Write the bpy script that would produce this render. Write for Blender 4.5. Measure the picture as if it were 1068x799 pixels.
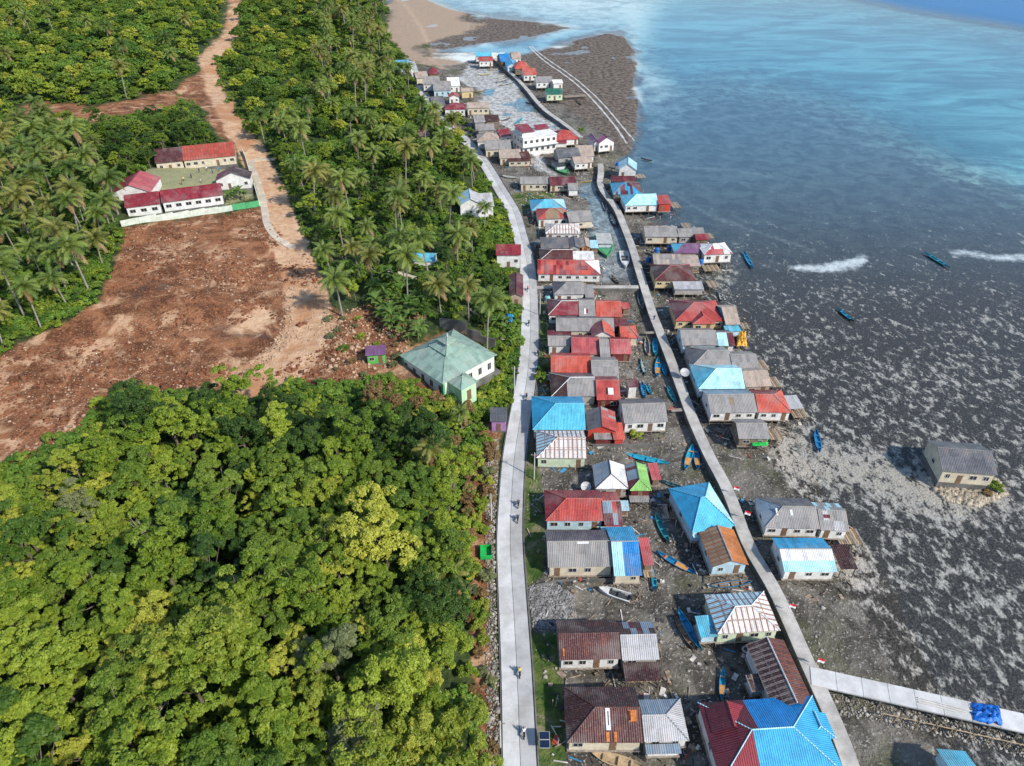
import bpy, math, random
import numpy as np
from mathutils import Matrix, Vector
R = math.radians
rnd = random.Random(7)
nr = np.random.default_rng(11)
for o in list(bpy.data.objects): bpy.data.objects.remove(o)
scene = bpy.context.scene
col = scene.collection
# ---------------------------------------------------------------- camera, sky, sun, exposure
CAM_H, PITCH, FPX, CX, CY = 100.0, R(36.5), 742.0, 534.0, 399.5
cd = bpy.data.cameras.new('camera'); cam = bpy.data.objects.new('camera', cd); col.objects.link(cam)
cam.location = (0, 0, CAM_H); cam.rotation_euler = (math.pi/2 - PITCH, 0, 0)
cd.sensor_width = 36; cd.lens = FPX/1068*36; cd.clip_start = 1; cd.clip_end = 20000
scene.camera = cam
SUN_AZ, SUN_EL = R(52), R(39)            # azimuth measured from "behind the camera" towards the right
sdir = Vector((math.sin(SUN_AZ)*math.cos(SUN_EL), -math.cos(SUN_AZ)*math.cos(SUN_EL), math.sin(SUN_EL)))
world = bpy.data.worlds.new('World'); scene.world = world; world.use_nodes = True
wn = world.node_tree.nodes; wl = world.node_tree.links
sky = wn.new('ShaderNodeTexSky'); sky.sky_type = 'NISHITA'; sky.sun_disc = False
sky.sun_elevation = SUN_EL; sky.sun_rotation = math.atan2(sdir.x, sdir.y)
sky.air_density = 1.0; sky.dust_density = 0.3; sky.ozone_density = 1.5
wl.new(sky.outputs[0], wn['Background'].inputs[0]); wn['Background'].inputs[1].default_value = 0.15
sl = bpy.data.lights.new('sun', 'SUN'); sun = bpy.data.objects.new('sun', sl); col.objects.link(sun)
sl.energy = 3.7; sl.angle = R(2.2); sl.color = (1.0, 0.93, 0.82)
sun.rotation_euler = sdir.to_track_quat('Z', 'Y').to_euler(); sun.location = (0, 0, 200)
scene.view_settings.view_transform = 'Standard'; scene.view_settings.look = 'None'
scene.view_settings.exposure = 0.58; scene.view_settings.gamma = 1; scene.view_settings.use_curve_mapping = False
cy = scene.cycles; cy.max_bounces = 5; cy.diffuse_bounces = 2; cy.glossy_bounces = 2; cy.transmission_bounces = 2; cy.transparent_max_bounces = 6; cy.caustics_reflective = False; cy.caustics_refractive = False
# ---------------------------------------------------------------- pixel <-> place
SP, CP = math.sin(PITCH), math.cos(PITCH)
def unp(px, py, z=0.0):
    u, v = (px-CX)/FPX, (py-CY)/FPX
    dx, dy, dz = u, CP-v*SP, -SP-v*CP
    t = (z-CAM_H)/dz
    return Vector((dx*t, dy*t, z))
def proj(x, y, z):
    d = y*CP+(CAM_H-z)*SP
    v = (-y*SP+(CAM_H-z)*CP)
    return CX+FPX*x/d, CY+FPX*v/d
def S(t):
    t = np.clip(t, 0, 1); return t*t*(3-2*t)
def line(px, z):
    p = [unp(a, b, z) for a, b in px]; p.sort(key=lambda q: q.y)
    return np.array([q.x for q in p]), np.array([q.y for q in p])
ROAD = [(545,860),(542,799),(539,700),(533,600),(531,560),(534,500),(536.5,470),(545,420),(550,390),(553,355),(552.5,300),(549,270),(541,240),(536,220),(523,200),(507,172),(492,152),(474,136),(456,122),(443,100),(434,80),(428,62),(412,40),(400,15),(380,0),(330,-30)]
WALK = [(905,850),(888,799),(872,755),(842,691),(818,635),(804,607),(780,569),(765,525),(754,500),(742,480),(725,443),(717,422),(702,381),(686,340),(682,331),(669,290),(659,256),(651,236),(643,216),(632,204),(625,192),(627,180),(626,168)]
WALK2 = [(606,143),(589,129),(565,113),(545.5,87),(514.5,59.5)]
EDGE = [(625,860),(615,799),(604,720),(600,650),(602,612),(640,596),(645,560),(652,500),(655,460),(657,400),(652,350),(640,318),(622,300),(612,270),(606,240),(600,215),(585,196),(570,180),(556,160),(540,140),(520,125),(505,108),(492,95),(478,82),(462,72),(450,62),(448,50),(440,30),(425,8),(405,-12),(360,-40)]
RX, RY = line(ROAD, 1.5); WX, WY = line(WALK+WALK2, 1.5); EX, EY = line(EDGE, 0.6)
def vnoise(x, y, s, seed=0):
    x = x/s+seed*17.3; y = y/s-seed*9.1
    xi, yi = np.floor(x), np.floor(y); fx, fy = S(x-xi), S(y-yi)
    h = lambda a, b: np.modf(np.abs(np.sin(a*127.1+b*311.7+seed)*43758.5453))[0]
    return (h(xi, yi)*(1-fx)+h(xi+1, yi)*fx)*(1-fy)+(h(xi, yi+1)*(1-fx)+h(xi+1, yi+1)*fx)*fy
def sdf(poly, px, py):
    P = np.array(poly, float); n = len(P)
    best = np.full(px.shape, 1e18); ins = np.zeros(px.shape, bool)
    for i in range(n):
        a, b = P[i], P[(i+1) % n]; e = b-a
        wx, wy = px-a[0], py-a[1]
        t = np.clip((wx*e[0]+wy*e[1])/(e@e+1e-9), 0, 1)
        best = np.minimum(best, (wx-e[0]*t)**2+(wy-e[1]*t)**2)
        if e[1] != 0:
            c = ((a[1] <= py) != (b[1] <= py)) & (px < a[0]+(py-a[1])*e[0]/e[1])
            ins ^= c
    d = np.sqrt(best); return np.where(ins, d, -d)
def lsd(pts, px, py):
    best = np.full(px.shape, 1e18)
    for a, b in zip(pts[:-1], pts[1:]):
        ex, ey = b[0]-a[0], b[1]-a[1]
        wx, wy = px-a[0], py-a[1]
        t = np.clip((wx*ex+wy*ey)/(ex*ex+ey*ey+1e-9), 0, 1)
        best = np.minimum(best, (wx-ex*t)**2+(wy-ey*t)**2)
    return np.sqrt(best)
DEEP = [(850,-20),(880,-2),(960,14),(1068,31),(1250,60),(2500,240),(2500,-140),(500,-140),(560,-70),(700,-42),(780,-30)]
TURQ = [(640,14),(690,2),(720,-12),(880,2),(1068,36),(1500,120),(1500,330),(1068,192),(1000,165),(930,128),(880,104),(820,86),(760,78),(712,84),(690,70),(668,48)]
PALEW = [(470,0),(560,-20),(700,-20),(690,5),(680,40),(672,60),(700,90),(690,105),(668,98),(662,75),(640,32),(606,29),(540,22),(500,14)]
REEF1 = [(440,-5),(470,8),(520,18),(570,22),(606,28),(560,40),(500,50),(450,60),(425,55),(418,30),(415,0)]
REEF2 = [(548,44),(600,36),(648,32),(668,60),(662,85),(668,105),(664,140),(655,160),(640,165),(610,150),(596,134),(570,112),(550,86),(530,66)]
SANDB = [(425,60),(500,48),(560,40),(606,31),(640,31),(600,40),(545,56),(505,63),(470,69),(440,73)]
CHAN = [(600,203),(614,212),(611,240),(618,262),(628,285),(622,297),(668,297),(661,280),(652,252),(642,226),(630,207),(622,196),(618,186),(606,190)]
CHAN2 = [(478,74),(498,62),(516,70),(545,96),(565,118),(588,136),(570,140),(556,150),(570,170),(576,185),(560,178),(548,150),(540,135),(520,124),(505,108),(488,92)]
def seadepth(px, py):
    """metres of water over the sea bed, from where the photograph shows flats, reef, lagoon and drop-off"""
    d = 0.05+0.55*S((330-py)/210.0)+0.55*S((190-py)/150.0)
    d = d+0.55*S(sdf(TURQ, px, py)/30+0.5)
    d = d*(1-0.75*S(sdf(PALEW, px, py)/45+0.4))
    r = np.minimum(np.maximum(sdf(REEF1, px, py), sdf(REEF2, px, py)), -sdf(SANDB, px, py)*1.0)
    k = S(r/8+0.5); d = d*(1-k)-0.16*k
    return d+10*S(sdf(DEEP, px, py)/14+0.1)
def height(x, y):
    x = np.asarray(x, float); y = np.asarray(y, float)
    xr = np.interp(y, RY, RX); xe = np.interp(y, EY, EX); xw = np.interp(y, WY, WX)
    d = xr-x
    left = 1.35+5.2*S((d-3.5)/26)+7.5*S((d-34)/130)+(vnoise(x, y, 21, 3)-0.5)*1.6*S((d-8)/20)+(vnoise(x, y, 6, 5)-0.5)*0.5*S((d-6)/10)
    land = 1.22+(vnoise(x, y, 3, 2)-0.5)*0.25*S((x-xr-4)/3)
    px, py = proj(x, y, 0.0)
    sea = -seadepth(px, py); sea = sea-((vnoise(x, y, 13, 44)*.65+vnoise(x, y, 5, 45)*.35)-.36)*.42*S(sea/.12)
    mud = 0.20+(vnoise(x, y, 4, 8)-0.5)*0.2
    ch = sdf(CHAN, px, py)
    mud = mud*(1-S(ch/4+0.4))-0.10*S(ch/4+0.4); ch2 = S(sdf(CHAN2, px, py)/4+.4); mud = mud*(1-ch2)+(.015+.09*(vnoise(x, y, 9, 41)-.42))*ch2
    e = S((x-xw)/26.0-0.05+(vnoise(x, y, 11, 4)-0.5)*0.5)
    e = np.where(y > WY[-1]+20, 1.0, e)
    low = mud*(1-e)+sea*e
    f = S((x-xe)/2.6+0.5)
    east = land*(1-f)+low*f
    g = S((d-2.0)/1.5)
    return east*(1-g)+left*g
def hz(x, y): return float(height(np.array([x]), np.array([y]))[0])
def gnd(px, py, dz=0.0):
    z = 1.0
    for _ in range(14):
        p = unp(px, py, z+dz); z = 0.5*z+0.5*hz(p.x, p.y)
    p = unp(px, py, z+dz); p.z = z
    return p
# ---------------------------------------------------------------- node helpers
class NT:
    def __init__(s, name):
        s.m = bpy.data.materials.new(name); s.m.use_nodes = True; s.t = s.m.node_tree; s.n = s.t.nodes; s.l = s.t.links
        s.b = s.n['Principled BSDF']; s.out = s.n['Material Output']
    def new(s, ty, **kw):
        n = s.n.new(ty)
        for k, v in kw.items(): setattr(n, k, v)
        return n
    def put(s, sock, v):
        if hasattr(v, 'is_linked'): s.l.new(v, sock)
        elif isinstance(v, (tuple, list)) and len(v) == 3 and sock.type == 'RGBA': sock.default_value = (*v, 1)
        else: sock.default_value = v
    def pos(s): return s.new('ShaderNodeNewGeometry').outputs['Position']
    def mapv(s, v, scale=(1,1,1), rot=(0,0,0)):
        n = s.new('ShaderNodeMapping'); s.put(n.inputs['Vector'], v); n.inputs['Scale'].default_value = scale; n.inputs['Rotation'].default_value = rot
        return n.outputs[0]
    def noise(s, v, scale, detail=4, rough=0.55, dist=0.0):
        n = s.new('ShaderNodeTexNoise'); s.put(n.inputs['Vector'], v); n.inputs['Scale'].default_value = scale
        n.inputs['Detail'].default_value = detail; n.inputs['Roughness'].default_value = rough; n.inputs['Distortion'].default_value = dist
        return n.outputs['Fac']
    def math(s, op, a, b=0.0, c=0.0):
        n = s.new('ShaderNodeMath', operation=op)
        for i, v in enumerate((a, b, c)): s.put(n.inputs[i], v)
        return n.outputs[0]
    def ss(s, v, lo, hi):
        n = s.new('ShaderNodeMapRange', interpolation_type='SMOOTHSTEP'); s.put(n.inputs[0], v); s.put(n.inputs[1], lo); s.put(n.inputs[2], hi)
        return n.outputs[0]
    def mix(s, f, a, b):
        n = s.new('ShaderNodeMix', data_type='RGBA'); s.put(n.inputs[0], f); s.put(n.inputs[6], a); s.put(n.inputs[7], b)
        return n.outputs[2]
    def mul(s, a, f):
        n = s.new('ShaderNodeMix', data_type='RGBA', blend_type='MULTIPLY'); n.inputs[0].default_value = 1; s.put(n.inputs[6], a); s.put(n.inputs[7], f)
        return n.outputs[2]
    def attr(s, name):
        return s.new('ShaderNodeAttribute', attribute_name=name)
    def bump(s, h, strength=0.4, dist=0.05):
        n = s.new('ShaderNodeBump'); s.put(n.inputs['Height'], h); n.inputs['Strength'].default_value = strength; n.inputs['Distance'].default_value = dist
        s.l.new(n.outputs[0], s.b.inputs['Normal'])
    def fin(s, color, rough=0.7, spec=0.3):
        s.put(s.b.inputs['Base Color'], color); s.put(s.b.inputs['Roughness'], rough); s.b.inputs['Specular IOR Level'].default_value = spec
        return s.m
MATS = {}
def sc3(c, k): return tuple(min(1, a*k) for a in c)
def paint(c, rough=0.6, dirt=0.35, spec=0.3, name=None):
    key = ('p', c, rough, dirt)
    if key in MATS: return MATS[key]
    t = NT(name or 'paint'); p = t.pos()
    n = t.noise(p, 0.9, 5, 0.65); n2 = t.noise(t.mapv(p, (3, 3, 0.5)), 1.2, 4)
    k = t.ss(n, 0.35, 0.75)
    c1 = t.mix(k, sc3(c, 1-dirt), c)
    c2 = t.mix(t.math('MULTIPLY', t.ss(n2, 0.55, 0.8), dirt), c1, (0.12, 0.10, 0.08))
    MATS[key] = t.fin(c2, rough, spec); return MATS[key]
ROOFC = dict(zinc=(.27,.26,.25), zincd=(.10,.105,.12), zincl=(.42,.42,.43), steel=(.20,.27,.34), red=(.40,.058,.048), redo=(.49,.085,.055), pink=(.42,.085,.09), crimson=(.22,.02,.032), maroon=(.11,.018,.028),
    brown=(.085,.026,.024), choc=(.05,.02,.018), blue=(.012,.20,.52), azure=(.035,.33,.57), cyan=(.10,.46,.62), ice=(.42,.76,.84), white=(.74,.74,.73), tan=(.40,.32,.26),
    green=(.24,.50,.13), dgreen=(.012,.13,.085), teal=(.24,.36,.30), purple=(.17,.075,.17), plum=(.28,.07,.16), orange=(.44,.15,.035), rtan=(.27,.19,.12), lblue=(.36,.62,.74))
def roofm(key):
    """corrugated sheet; 'name' , 'name*' = rusty, 'name#' = rust along the sheet laps"""
    if key in MATS: return MATS[key]
    nm = key.rstrip('*#!'); clean = '!' in key; c = ROOFC[nm]; rust = 0.6 if '*' in key else 0.0 if clean else 0.32; stripe = '#' in key
    t = NT('roof_'+nm); p = t.pos()
    uv = t.new('ShaderNodeUVMap', uv_map='uv').outputs[0]
    sx = t.new('ShaderNodeSeparateXYZ'); t.l.new(uv, sx.inputs[0]); u = sx.outputs[0]; v = sx.outputs[1]
    tone = t.attr('tone').outputs['Fac']
    n1 = t.noise(p, 0.55, 5, 0.65); n2 = t.noise(t.mapv(p, (5, 5, 1.5)), 0.9, 4, 0.6); n3 = t.noise(p, 3.5, 3)
    k = t.math('ADD', t.math('MULTIPLY', n1, 0.55), t.math('MULTIPLY', n2, 0.45))
    base = t.mix(t.ss(k, 0.3, 0.7), sc3(c, 0.66), sc3(c, 1.14))
    tv = t.math('MULTIPLY_ADD', tone, 0.12 if clean else 0.32, 0.94 if clean else 0.83)
    cc = t.new('ShaderNodeCombineColor')
    for i in range(3): t.l.new(tv, cc.inputs[i])
    base = t.mul(base, cc.outputs[0])
    n5 = t.noise(p, 0.22, 3, .6); base = base if clean else t.mix(t.math('MULTIPLY', t.ss(n5, .45, .7), .28), base, (0.36, 0.33, 0.30)); base = t.mix(t.math('MULTIPLY', t.ss(n3, 0.50, 0.75), 0.06 if clean else 0.30), base, (0.30, 0.27, 0.24))
    rc = t.mix(n2, (0.10, 0.028, 0.014), (0.33, 0.12, 0.045))
    if key == 'choc#': rc = t.mix(n2, (0.10, 0.075, 0.065), (0.34, 0.29, 0.27))
    if key == 'brown#': rc = t.mix(n2, (0.10, 0.028, 0.018), (0.21, 0.07, 0.04))
    lo = 0.66-0.22*rust if rust > .5 else 0.565
    rm = t.math('MULTIPLY', t.ss(t.math('ADD', k, t.math('MULTIPLY', t.math('SUBTRACT', tone, 0.5), 0.12)), lo, lo+0.14), min(1, rust+0.15) if not clean else 0.05)
    if stripe:
        fr = t.math('FRACT', t.math('DIVIDE', u, 0.9)); e = t.math('ABSOLUTE', t.math('SUBTRACT', fr, 0.5))
        sm = t.ss(t.math('ADD', e, t.math('MULTIPLY', t.math('SUBTRACT', n2, 0.5), 0.35)), 0.27, 0.40)
        fv = t.math('ABSOLUTE', t.math('SUBTRACT', t.math('FRACT', t.math('DIVIDE', v, 1.9)), 0.5))
        sm = t.math('MAXIMUM', t.math('MULTIPLY', sm, 0.85), t.math('MULTIPLY', t.ss(fv, 0.40, 0.49), 0.7))
        rm = t.math('MAXIMUM', rm, sm)
    cf = t.mix(rm, base, rc)
    rib = t.math('SINE', t.math('MULTIPLY', u, 2*math.pi/0.3))
    t.bump(rib, 0.55, 0.05)
    MATS[key] = t.fin(cf, t.math('MULTIPLY_ADD', rm, 0.35, 0.42), 0.35); return MATS[key]
def plain(name, c, rough=0.6, metal=0.0, var=0.25, scale=2.0):
    key = ('s', name)
    if key in MATS: return MATS[key]
    t = NT(name); n = t.noise(t.pos(), scale, 4, 0.6)
    t.b.inputs['Metallic'].default_value = metal
    MATS[key] = t.fin(t.mix(t.ss(n, 0.3, 0.7), sc3(c, 1-var), sc3(c, 1+var)), rough); return MATS[key]
# ---------------------------------------------------------------- mesh helpers
class MB:
    def __init__(s): s.v = []; s.f = []; s.uv = []; s.mi = []; s.tone = []
    def poly(s, pts, uv=None, mi=0, tone=0.5):
        b = len(s.v); s.v += [tuple(p) for p in pts]; s.f.append(tuple(range(b, b+len(pts)))); s.uv.append(uv or [(p[0], p[1]) for p in pts]); s.mi.append(mi); s.tone.append(tone)
    def box(s, x0, x1, y0, y1, z0, z1, mi=0, M=None):
        c = [Vector((x, y, z)) for z in (z0, z1) for y in (y0, y1) for x in (x0, x1)]
        if M is not None: c = [M @ q for q in c]
        for f in ((0,2,3,1), (4,5,7,6), (0,1,5,4), (2,6,7,3), (0,4,6,2), (1,3,7,5)): s.poly([c[i] for i in f], None, mi)
    def prism(s, pts, n, th, uv=None, mi=0, tone=0.5):
        """solid slab: polygon pts thickened by th against normal n"""
        lo = [Vector(p)-n*th for p in pts]; k = len(pts)
        s.poly(pts, uv, mi, tone); s.poly(lo[::-1], uv[::-1] if uv else None, mi, tone)
        for i in range(k):
            j = (i+1) % k; s.poly([pts[i], lo[i], lo[j], pts[j]], [uv[i], uv[i], uv[j], uv[j]] if uv else None, mi, tone)
    def tube(s, pts, r, n=6, mi=0, cap=True):
        rs = r if isinstance(r, (list, tuple)) else [r]*len(pts); rings = []
        for i, p in enumerate(pts):
            p = Vector(p); a = Vector(pts[max(0, i-1)]); b = Vector(pts[min(len(pts)-1, i+1)]); d = (b-a).normalized()
            q = d.to_track_quat('Z', 'Y')
            rings.append([p+q @ Vector((math.cos(2*math.pi*k/n)*rs[i], math.sin(2*math.pi*k/n)*rs[i], 0)) for k in range(n)])
        for a, b in zip(rings[:-1], rings[1:]):
            for k in range(n): s.poly([a[k], a[(k+1) % n], b[(k+1) % n], b[k]], None, mi)
        if cap: s.poly(rings[0][::-1], None, mi); s.poly(rings[-1], None, mi)
    def mesh(s, name, mats, smooth=False):
        me = bpy.data.meshes.new(name); me.from_pydata(s.v, [], s.f)
        mats = mats if isinstance(mats, (list, tuple)) else [mats]
        for m in mats: me.materials.append(m)
        me.polygons.foreach_set('material_index', s.mi)
        ul = me.uv_layers.new(name='uv'); ul.data.foreach_set('uv', [c for f in s.uv for p in f for c in (p[0], p[1])])
        a = me.attributes.new('tone', 'FLOAT', 'FACE'); a.data.foreach_set('value', s.tone)
        if smooth: me.polygons.foreach_set('use_smooth', [True]*len(s.f))
        return me
    def build(s, name, mats, parent=None, smooth=False, M=None): return put(name, s.mesh(name, mats, smooth), parent, M)
def put(name, me, parent=None, M=None):
    o = bpy.data.objects.new(name, me); col.objects.link(o)
    if parent is not None: o.parent = parent
    if M is not None: o.matrix_basis = M
    return o
def thing(name, label, cat, loc, rz=0.0, group=None, sc=1.0):
    o = bpy.data.objects.new(name, None); col.objects.link(o); o.empty_display_size = 0.3
    o.location = loc; o.rotation_euler = (0, 0, rz); o.scale = (sc, sc, sc) if not isinstance(sc, tuple) else sc
    return tag(o, label, cat, group)
def tag(o, label, cat, group=None):
    o['label'] = label; o['category'] = cat
    if group: o['group'] = group
    return o
def kind(o, k): o['kind'] = k; return o
def npmesh(name, V, F, mats, mi=None, smooth=False):
    me = bpy.data.meshes.new(name); F = np.asarray(F, np.int32); n, k = F.shape
    me.vertices.add(len(V)); me.vertices.foreach_set('co', np.asarray(V, np.float32).ravel())
    me.loops.add(n*k); me.loops.foreach_set('vertex_index', F.ravel())
    me.polygons.add(n); me.polygons.foreach_set('loop_start', np.arange(0, n*k, k, dtype=np.int32))
    for m in (mats if isinstance(mats, (list, tuple)) else [mats]): me.materials.append(m)
    if mi is not None: me.polygons.foreach_set('material_index', np.asarray(mi, np.int32))
    if smooth: me.polygons.foreach_set('use_smooth', np.ones(n, bool))
    me.update(); me.validate(); return me
# ---------------------------------------------------------------- terrain, one sheet to the horizon
def axis(lo, hi, step, far0, far1, n):
    mid = np.arange(lo, hi+step/2, step)
    g = lambda span: np.cumsum(step*np.geomspace(1, 1, 1)) if span <= 0 else np.array([step*((q**(i+1)-1)/(q-1)) for i in range(n)])
    q = 1.07; a = g(1); a = a*min(1, 1)
    left = lo-a[::-1]; right = hi+a
    return np.concatenate([left, mid, right])
xs = axis(-118, 150, 1.0, 0, 0, 84)
ys = [-45.0]
while ys[-1] < 4200: ys.append(ys[-1]+max(0.8, 0.0085*(ys[-1]+60)) if ys[-1] < 720 else ys[-1]*1.05)
ys = np.array(ys)
GX, GY = np.meshgrid(xs, ys); GZ = height(GX, GY)
PX, PY = proj(GX, GY, GZ)
def hz(x, y):
    j = min(max(int(np.searchsorted(xs, x))-1, 0), len(xs)-2); i = min(max(int(np.searchsorted(ys, y))-1, 0), len(ys)-2)
    u = (x-xs[j])/(xs[j+1]-xs[j]); v = (y-ys[i])/(ys[i+1]-ys[i])
    return float((GZ[i, j]*(1-u)+GZ[i, j+1]*u)*(1-v)+(GZ[i+1, j]*(1-u)+GZ[i+1, j+1]*u)*v)
SOILP = [(-60,400),(0,372),(40,350),(75,335),(104,308),(128,262),(132,238),(200,228),(272,216),(296,250),(318,262),(345,318),(372,352),(372,392),(335,402),(285,392),(235,408),(140,402),(100,425),(70,455),(0,492),(-60,520)]
SOIL2 = [(20,112),(100,104),(190,96),(212,70),(236,100),(250,150),(225,140),(205,108),(120,122),(30,132)]
SOIL3 = [(340,330),(400,310),(440,330),(430,360),(460,345),(500,345),(525,365),(515,400),(480,425),(440,420),(400,395),(350,400)]
BANK = [(488,470),(520,420),(528,430),(516,520),(515,640),(524,799),(502,799),(490,700),(484,600)]
DIRT = [(246,-10),(246,10),(240,40),(217,62),(224,90),(244,130),(262,158),(282,200),(300,250),(318,300),(326,340),(305,372),(262,398)]
DW = [6,7,8,9,10,11,13,14,17,20,24,22,14]
YARD = [(152,180),(240,165),(262,196),(266,208),(170,224),(150,200)]
SANDP = [(400,-30),(430,-10),(470,8),(505,30),(470,40),(440,52),(470,58),(480,66),(455,72),(430,62),(412,46),(405,20)]
GRASSP = [[(546,475),(560,470),(566,520),(568,600),(548,612),(547,560)],[(550,660),(582,660),(586,720),(590,799),(560,799),(556,720)],[(556,310),(570,310),(574,380),(562,390)],[(560,395),(574,395),(574,415),(560,415)],[(520,205),(556,200),(575,196),(570,214),(552,222),(540,225)]]
PALE = [[(775,478),(830,460),(920,468),(985,500),(1048,505),(1058,530),(1010,548),(950,535),(900,515),(840,508),(790,500)],[(800,440),(840,440),(860,470),(810,475)],[(870,570),(905,575),(900,610),(860,615),(815,610),(830,690),(870,705),(840,690),(800,605)],[(725,270),(768,272),(765,300),(735,300)],[(640,140),(660,150),(665,190),(650,200),(640,165)],[(560,120),(640,128),(625,135),(575,125)]]
FOAM = [[(824,280),(850,277),(880,274),(903,268),(905,273),(895,281),(860,284),(832,284)],[(992,268),(1030,266),(1090,264),(1090,271),(1030,271),(996,271)]]
tr1 = [(552,48),(559,56),(572,67),(592,80),(612,97),(630,117),(645,136),(654,150)]; tr2 = [(555,48),(563,56),(577,66),(598,80),(618,97),(636,116),(652,136),(664,149)]
streaks = [[(680,130),(760,122),(840,112),(960,108)],[(820,125),(900,150),(980,168),(1068,185)],[(960,110),(1020,130),(1068,152)],[(660,165),(720,175),(770,178),(805,185)],[(700,200),(740,225),(800,245),(850,262)]]
WPX = PX+((vnoise(GX, GY, 26, 31)-.5)*16+(vnoise(GX, GY, 8, 32)-.5)*9)*S((520-PY)/500+.25); WPY = PY+((vnoise(GX, GY, 26, 33)-.5)*12+(vnoise(GX, GY, 8, 34)-.5)*7)*S((520-PY)/500+.25)
def poly(ps, soft): 
    ps = ps if isinstance(ps[0], list) else [ps]
    return np.max([np.clip(sdf(q, WPX, WPY)/soft*0.5+0.5, 0, 1) for q in ps], axis=0)
soil = np.maximum.reduce([poly(SOILP, 7), poly(SOIL2, 5), 0.85*poly(SOIL3, 8), 0.7*poly(BANK, 6)])
dirt = np.zeros_like(GX)
for (a, b, w0, w1) in zip(DIRT[:-1], DIRT[1:], DW[:-1], DW[1:]):
    dirt = np.maximum(dirt, np.clip(((w0+w1)/2-lsd([a, b], PX, PY))/5*0.5+0.5, 0, 1))
for q_, w_ in (([(245,340),(262,318),(285,315),(292,328),(270,350)],.85), ([(150,258),(180,250),(192,262),(160,270)],.7), ([(60,385),(120,352),(130,362),(70,398)],.62), ([(205,262),(240,255),(250,268),(215,275)],.7), ([(20,440),(70,415),(80,425),(30,452)],.6), ([(228,240),(262,236),(268,246),(235,250)],.72)): dirt = np.maximum(dirt, w_*poly(q_, 9))
NOTREE = np.maximum.reduce([poly(SOILP, 7), poly(SOIL2, 5), dirt, poly(YARD, 3)])
grass = poly(GRASSP, 4); yard = poly(YARD, 3)
sandm = poly(SANDP, 6)
reef = np.maximum(poly(REEF1, 5), poly(REEF2, 6))*(1-poly(SANDB, 5))
turq = poly(TURQ, 40); palew = np.maximum(poly(PALEW, 62), poly(SANDB, 6)); palew_b = poly(SANDB, 5); pale = .58*poly(PALE, 18); foam = poly(FOAM, 5)
track = np.zeros_like(GX)
for s_ in streaks: track = np.maximum(track, 0.30*np.clip(2.8-lsd(s_, PX, PY), 0, 1))
xr = np.interp(GY, RY, RX); xe = np.interp(GY, EY, EX); xw = np.interp(GY, WY, WX)
mud = S((GX-xr)/2)*(1-S((GX-xw-6)/14))*(GY < WY[-1]+25)*(1-palew_b)
seam = np.clip((GX-xe)/3+0.2, 0, 1); seam = np.maximum(seam, (GY > WY[-1]+60)*(GX > xr+10)*1.0)
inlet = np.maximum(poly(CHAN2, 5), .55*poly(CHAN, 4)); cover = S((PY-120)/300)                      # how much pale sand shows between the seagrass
ny, nx = GX.shape
idx = np.arange(ny*nx).reshape(ny, nx)
F = np.stack([idx[:-1, :-1], idx[:-1, 1:], idx[1:, 1:], idx[1:, :-1]], -1).reshape(-1, 4)
t = NT('ground'); p = t.pos()
A = [t.attr('m%d' % i) for i in range(4)]
def ch(i):
    s = t.new('ShaderNodeSeparateColor'); t.l.new(A[i].outputs['Color'], s.inputs[0]); return s.outputs[0], s.outputs[1], s.outputs[2]
a_soil, a_dirt, a_grass = ch(0); a_sand, a_reef, a_turq = ch(1); a_mud, a_pale, a_track = ch(2); a_sea, a_cover, a_foam = ch(3)
a_yard = A[0].outputs['Alpha']; a_palew = A[1].outputs['Alpha']
n1 = t.noise(p, 0.07, 3, 0.6); n2 = t.noise(p, 0.45, 4, 0.62); n3 = t.noise(p, 2.2, 2, 0.6); n4 = t.noise(p, 0.16, 3, 0.65, 0.6)
def edge(a, n, w=0.5): return t.ss(t.math('ADD', a, t.math('MULTIPLY', t.math('SUBTRACT', n, 0.5), 0.9)), 0.5-w*0.4, 0.5+w*0.4)
c = t.mix(t.ss(n2, 0.3, 0.7), (0.02, 0.036, 0.010), (0.06, 0.085, 0.026))
# sea bed: seagrass with sand showing through in short streaks
ms = t.mapv(p, (1.0, 0.66, 1.0), (0, 0, R(38)))
q1 = t.noise(ms, 0.58, 3, 0.62, 0.3); q2 = t.noise(ms, 1.9, 2, 0.6); qq = t.math('ADD', t.math('MULTIPLY', q1, 0.70), t.math('MULTIPLY', q2, 0.30))
thr = t.math('MULTIPLY_ADD', a_cover, -0.14, 0.63)
thr = t.math('SUBTRACT', thr, t.math('ADD', t.math('MULTIPLY', t.math('SUBTRACT', n1, 0.5), 0.24), t.math('MULTIPLY', t.math('SUBTRACT', n4, 0.5), 0.16)))
thr = t.math('SUBTRACT', thr, t.math('MULTIPLY', a_pale, 0.17))
sg = t.mix(t.ss(n3, 0.35, 0.7), (0.024, 0.024, 0.022), (0.066, 0.060, 0.050))
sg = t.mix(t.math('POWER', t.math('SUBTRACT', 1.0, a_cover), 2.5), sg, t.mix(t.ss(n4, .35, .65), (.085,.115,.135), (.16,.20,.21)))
sandy = t.mix(n3, (0.26, 0.245, 0.215), (0.46, 0.435, 0.385))
spots = t.ss(qq, thr, t.math('ADD', thr, 0.15))
sea = t.mix(spots, sg, sandy)
sea = t.mix(t.math('MULTIPLY', edge(a_pale, n2, 0.9), t.math('MULTIPLY', t.ss(n3, 0.34, 0.54), t.ss(qq, .40, .52))), sea, t.mix(n2, (0.20, 0.165, 0.12), (0.50, 0.44, 0.35)))
tb = t.mix(t.ss(t.noise(t.mapv(p, (0.5, 1.3, 1)), 0.035, 5, 0.6, 0.8), 0.38, 0.66), (0.20, 0.31, 0.29), (0.56, 0.72, 0.62))
sea = t.mix(edge(a_turq, n4, 1.0), sea, tb)
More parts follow.
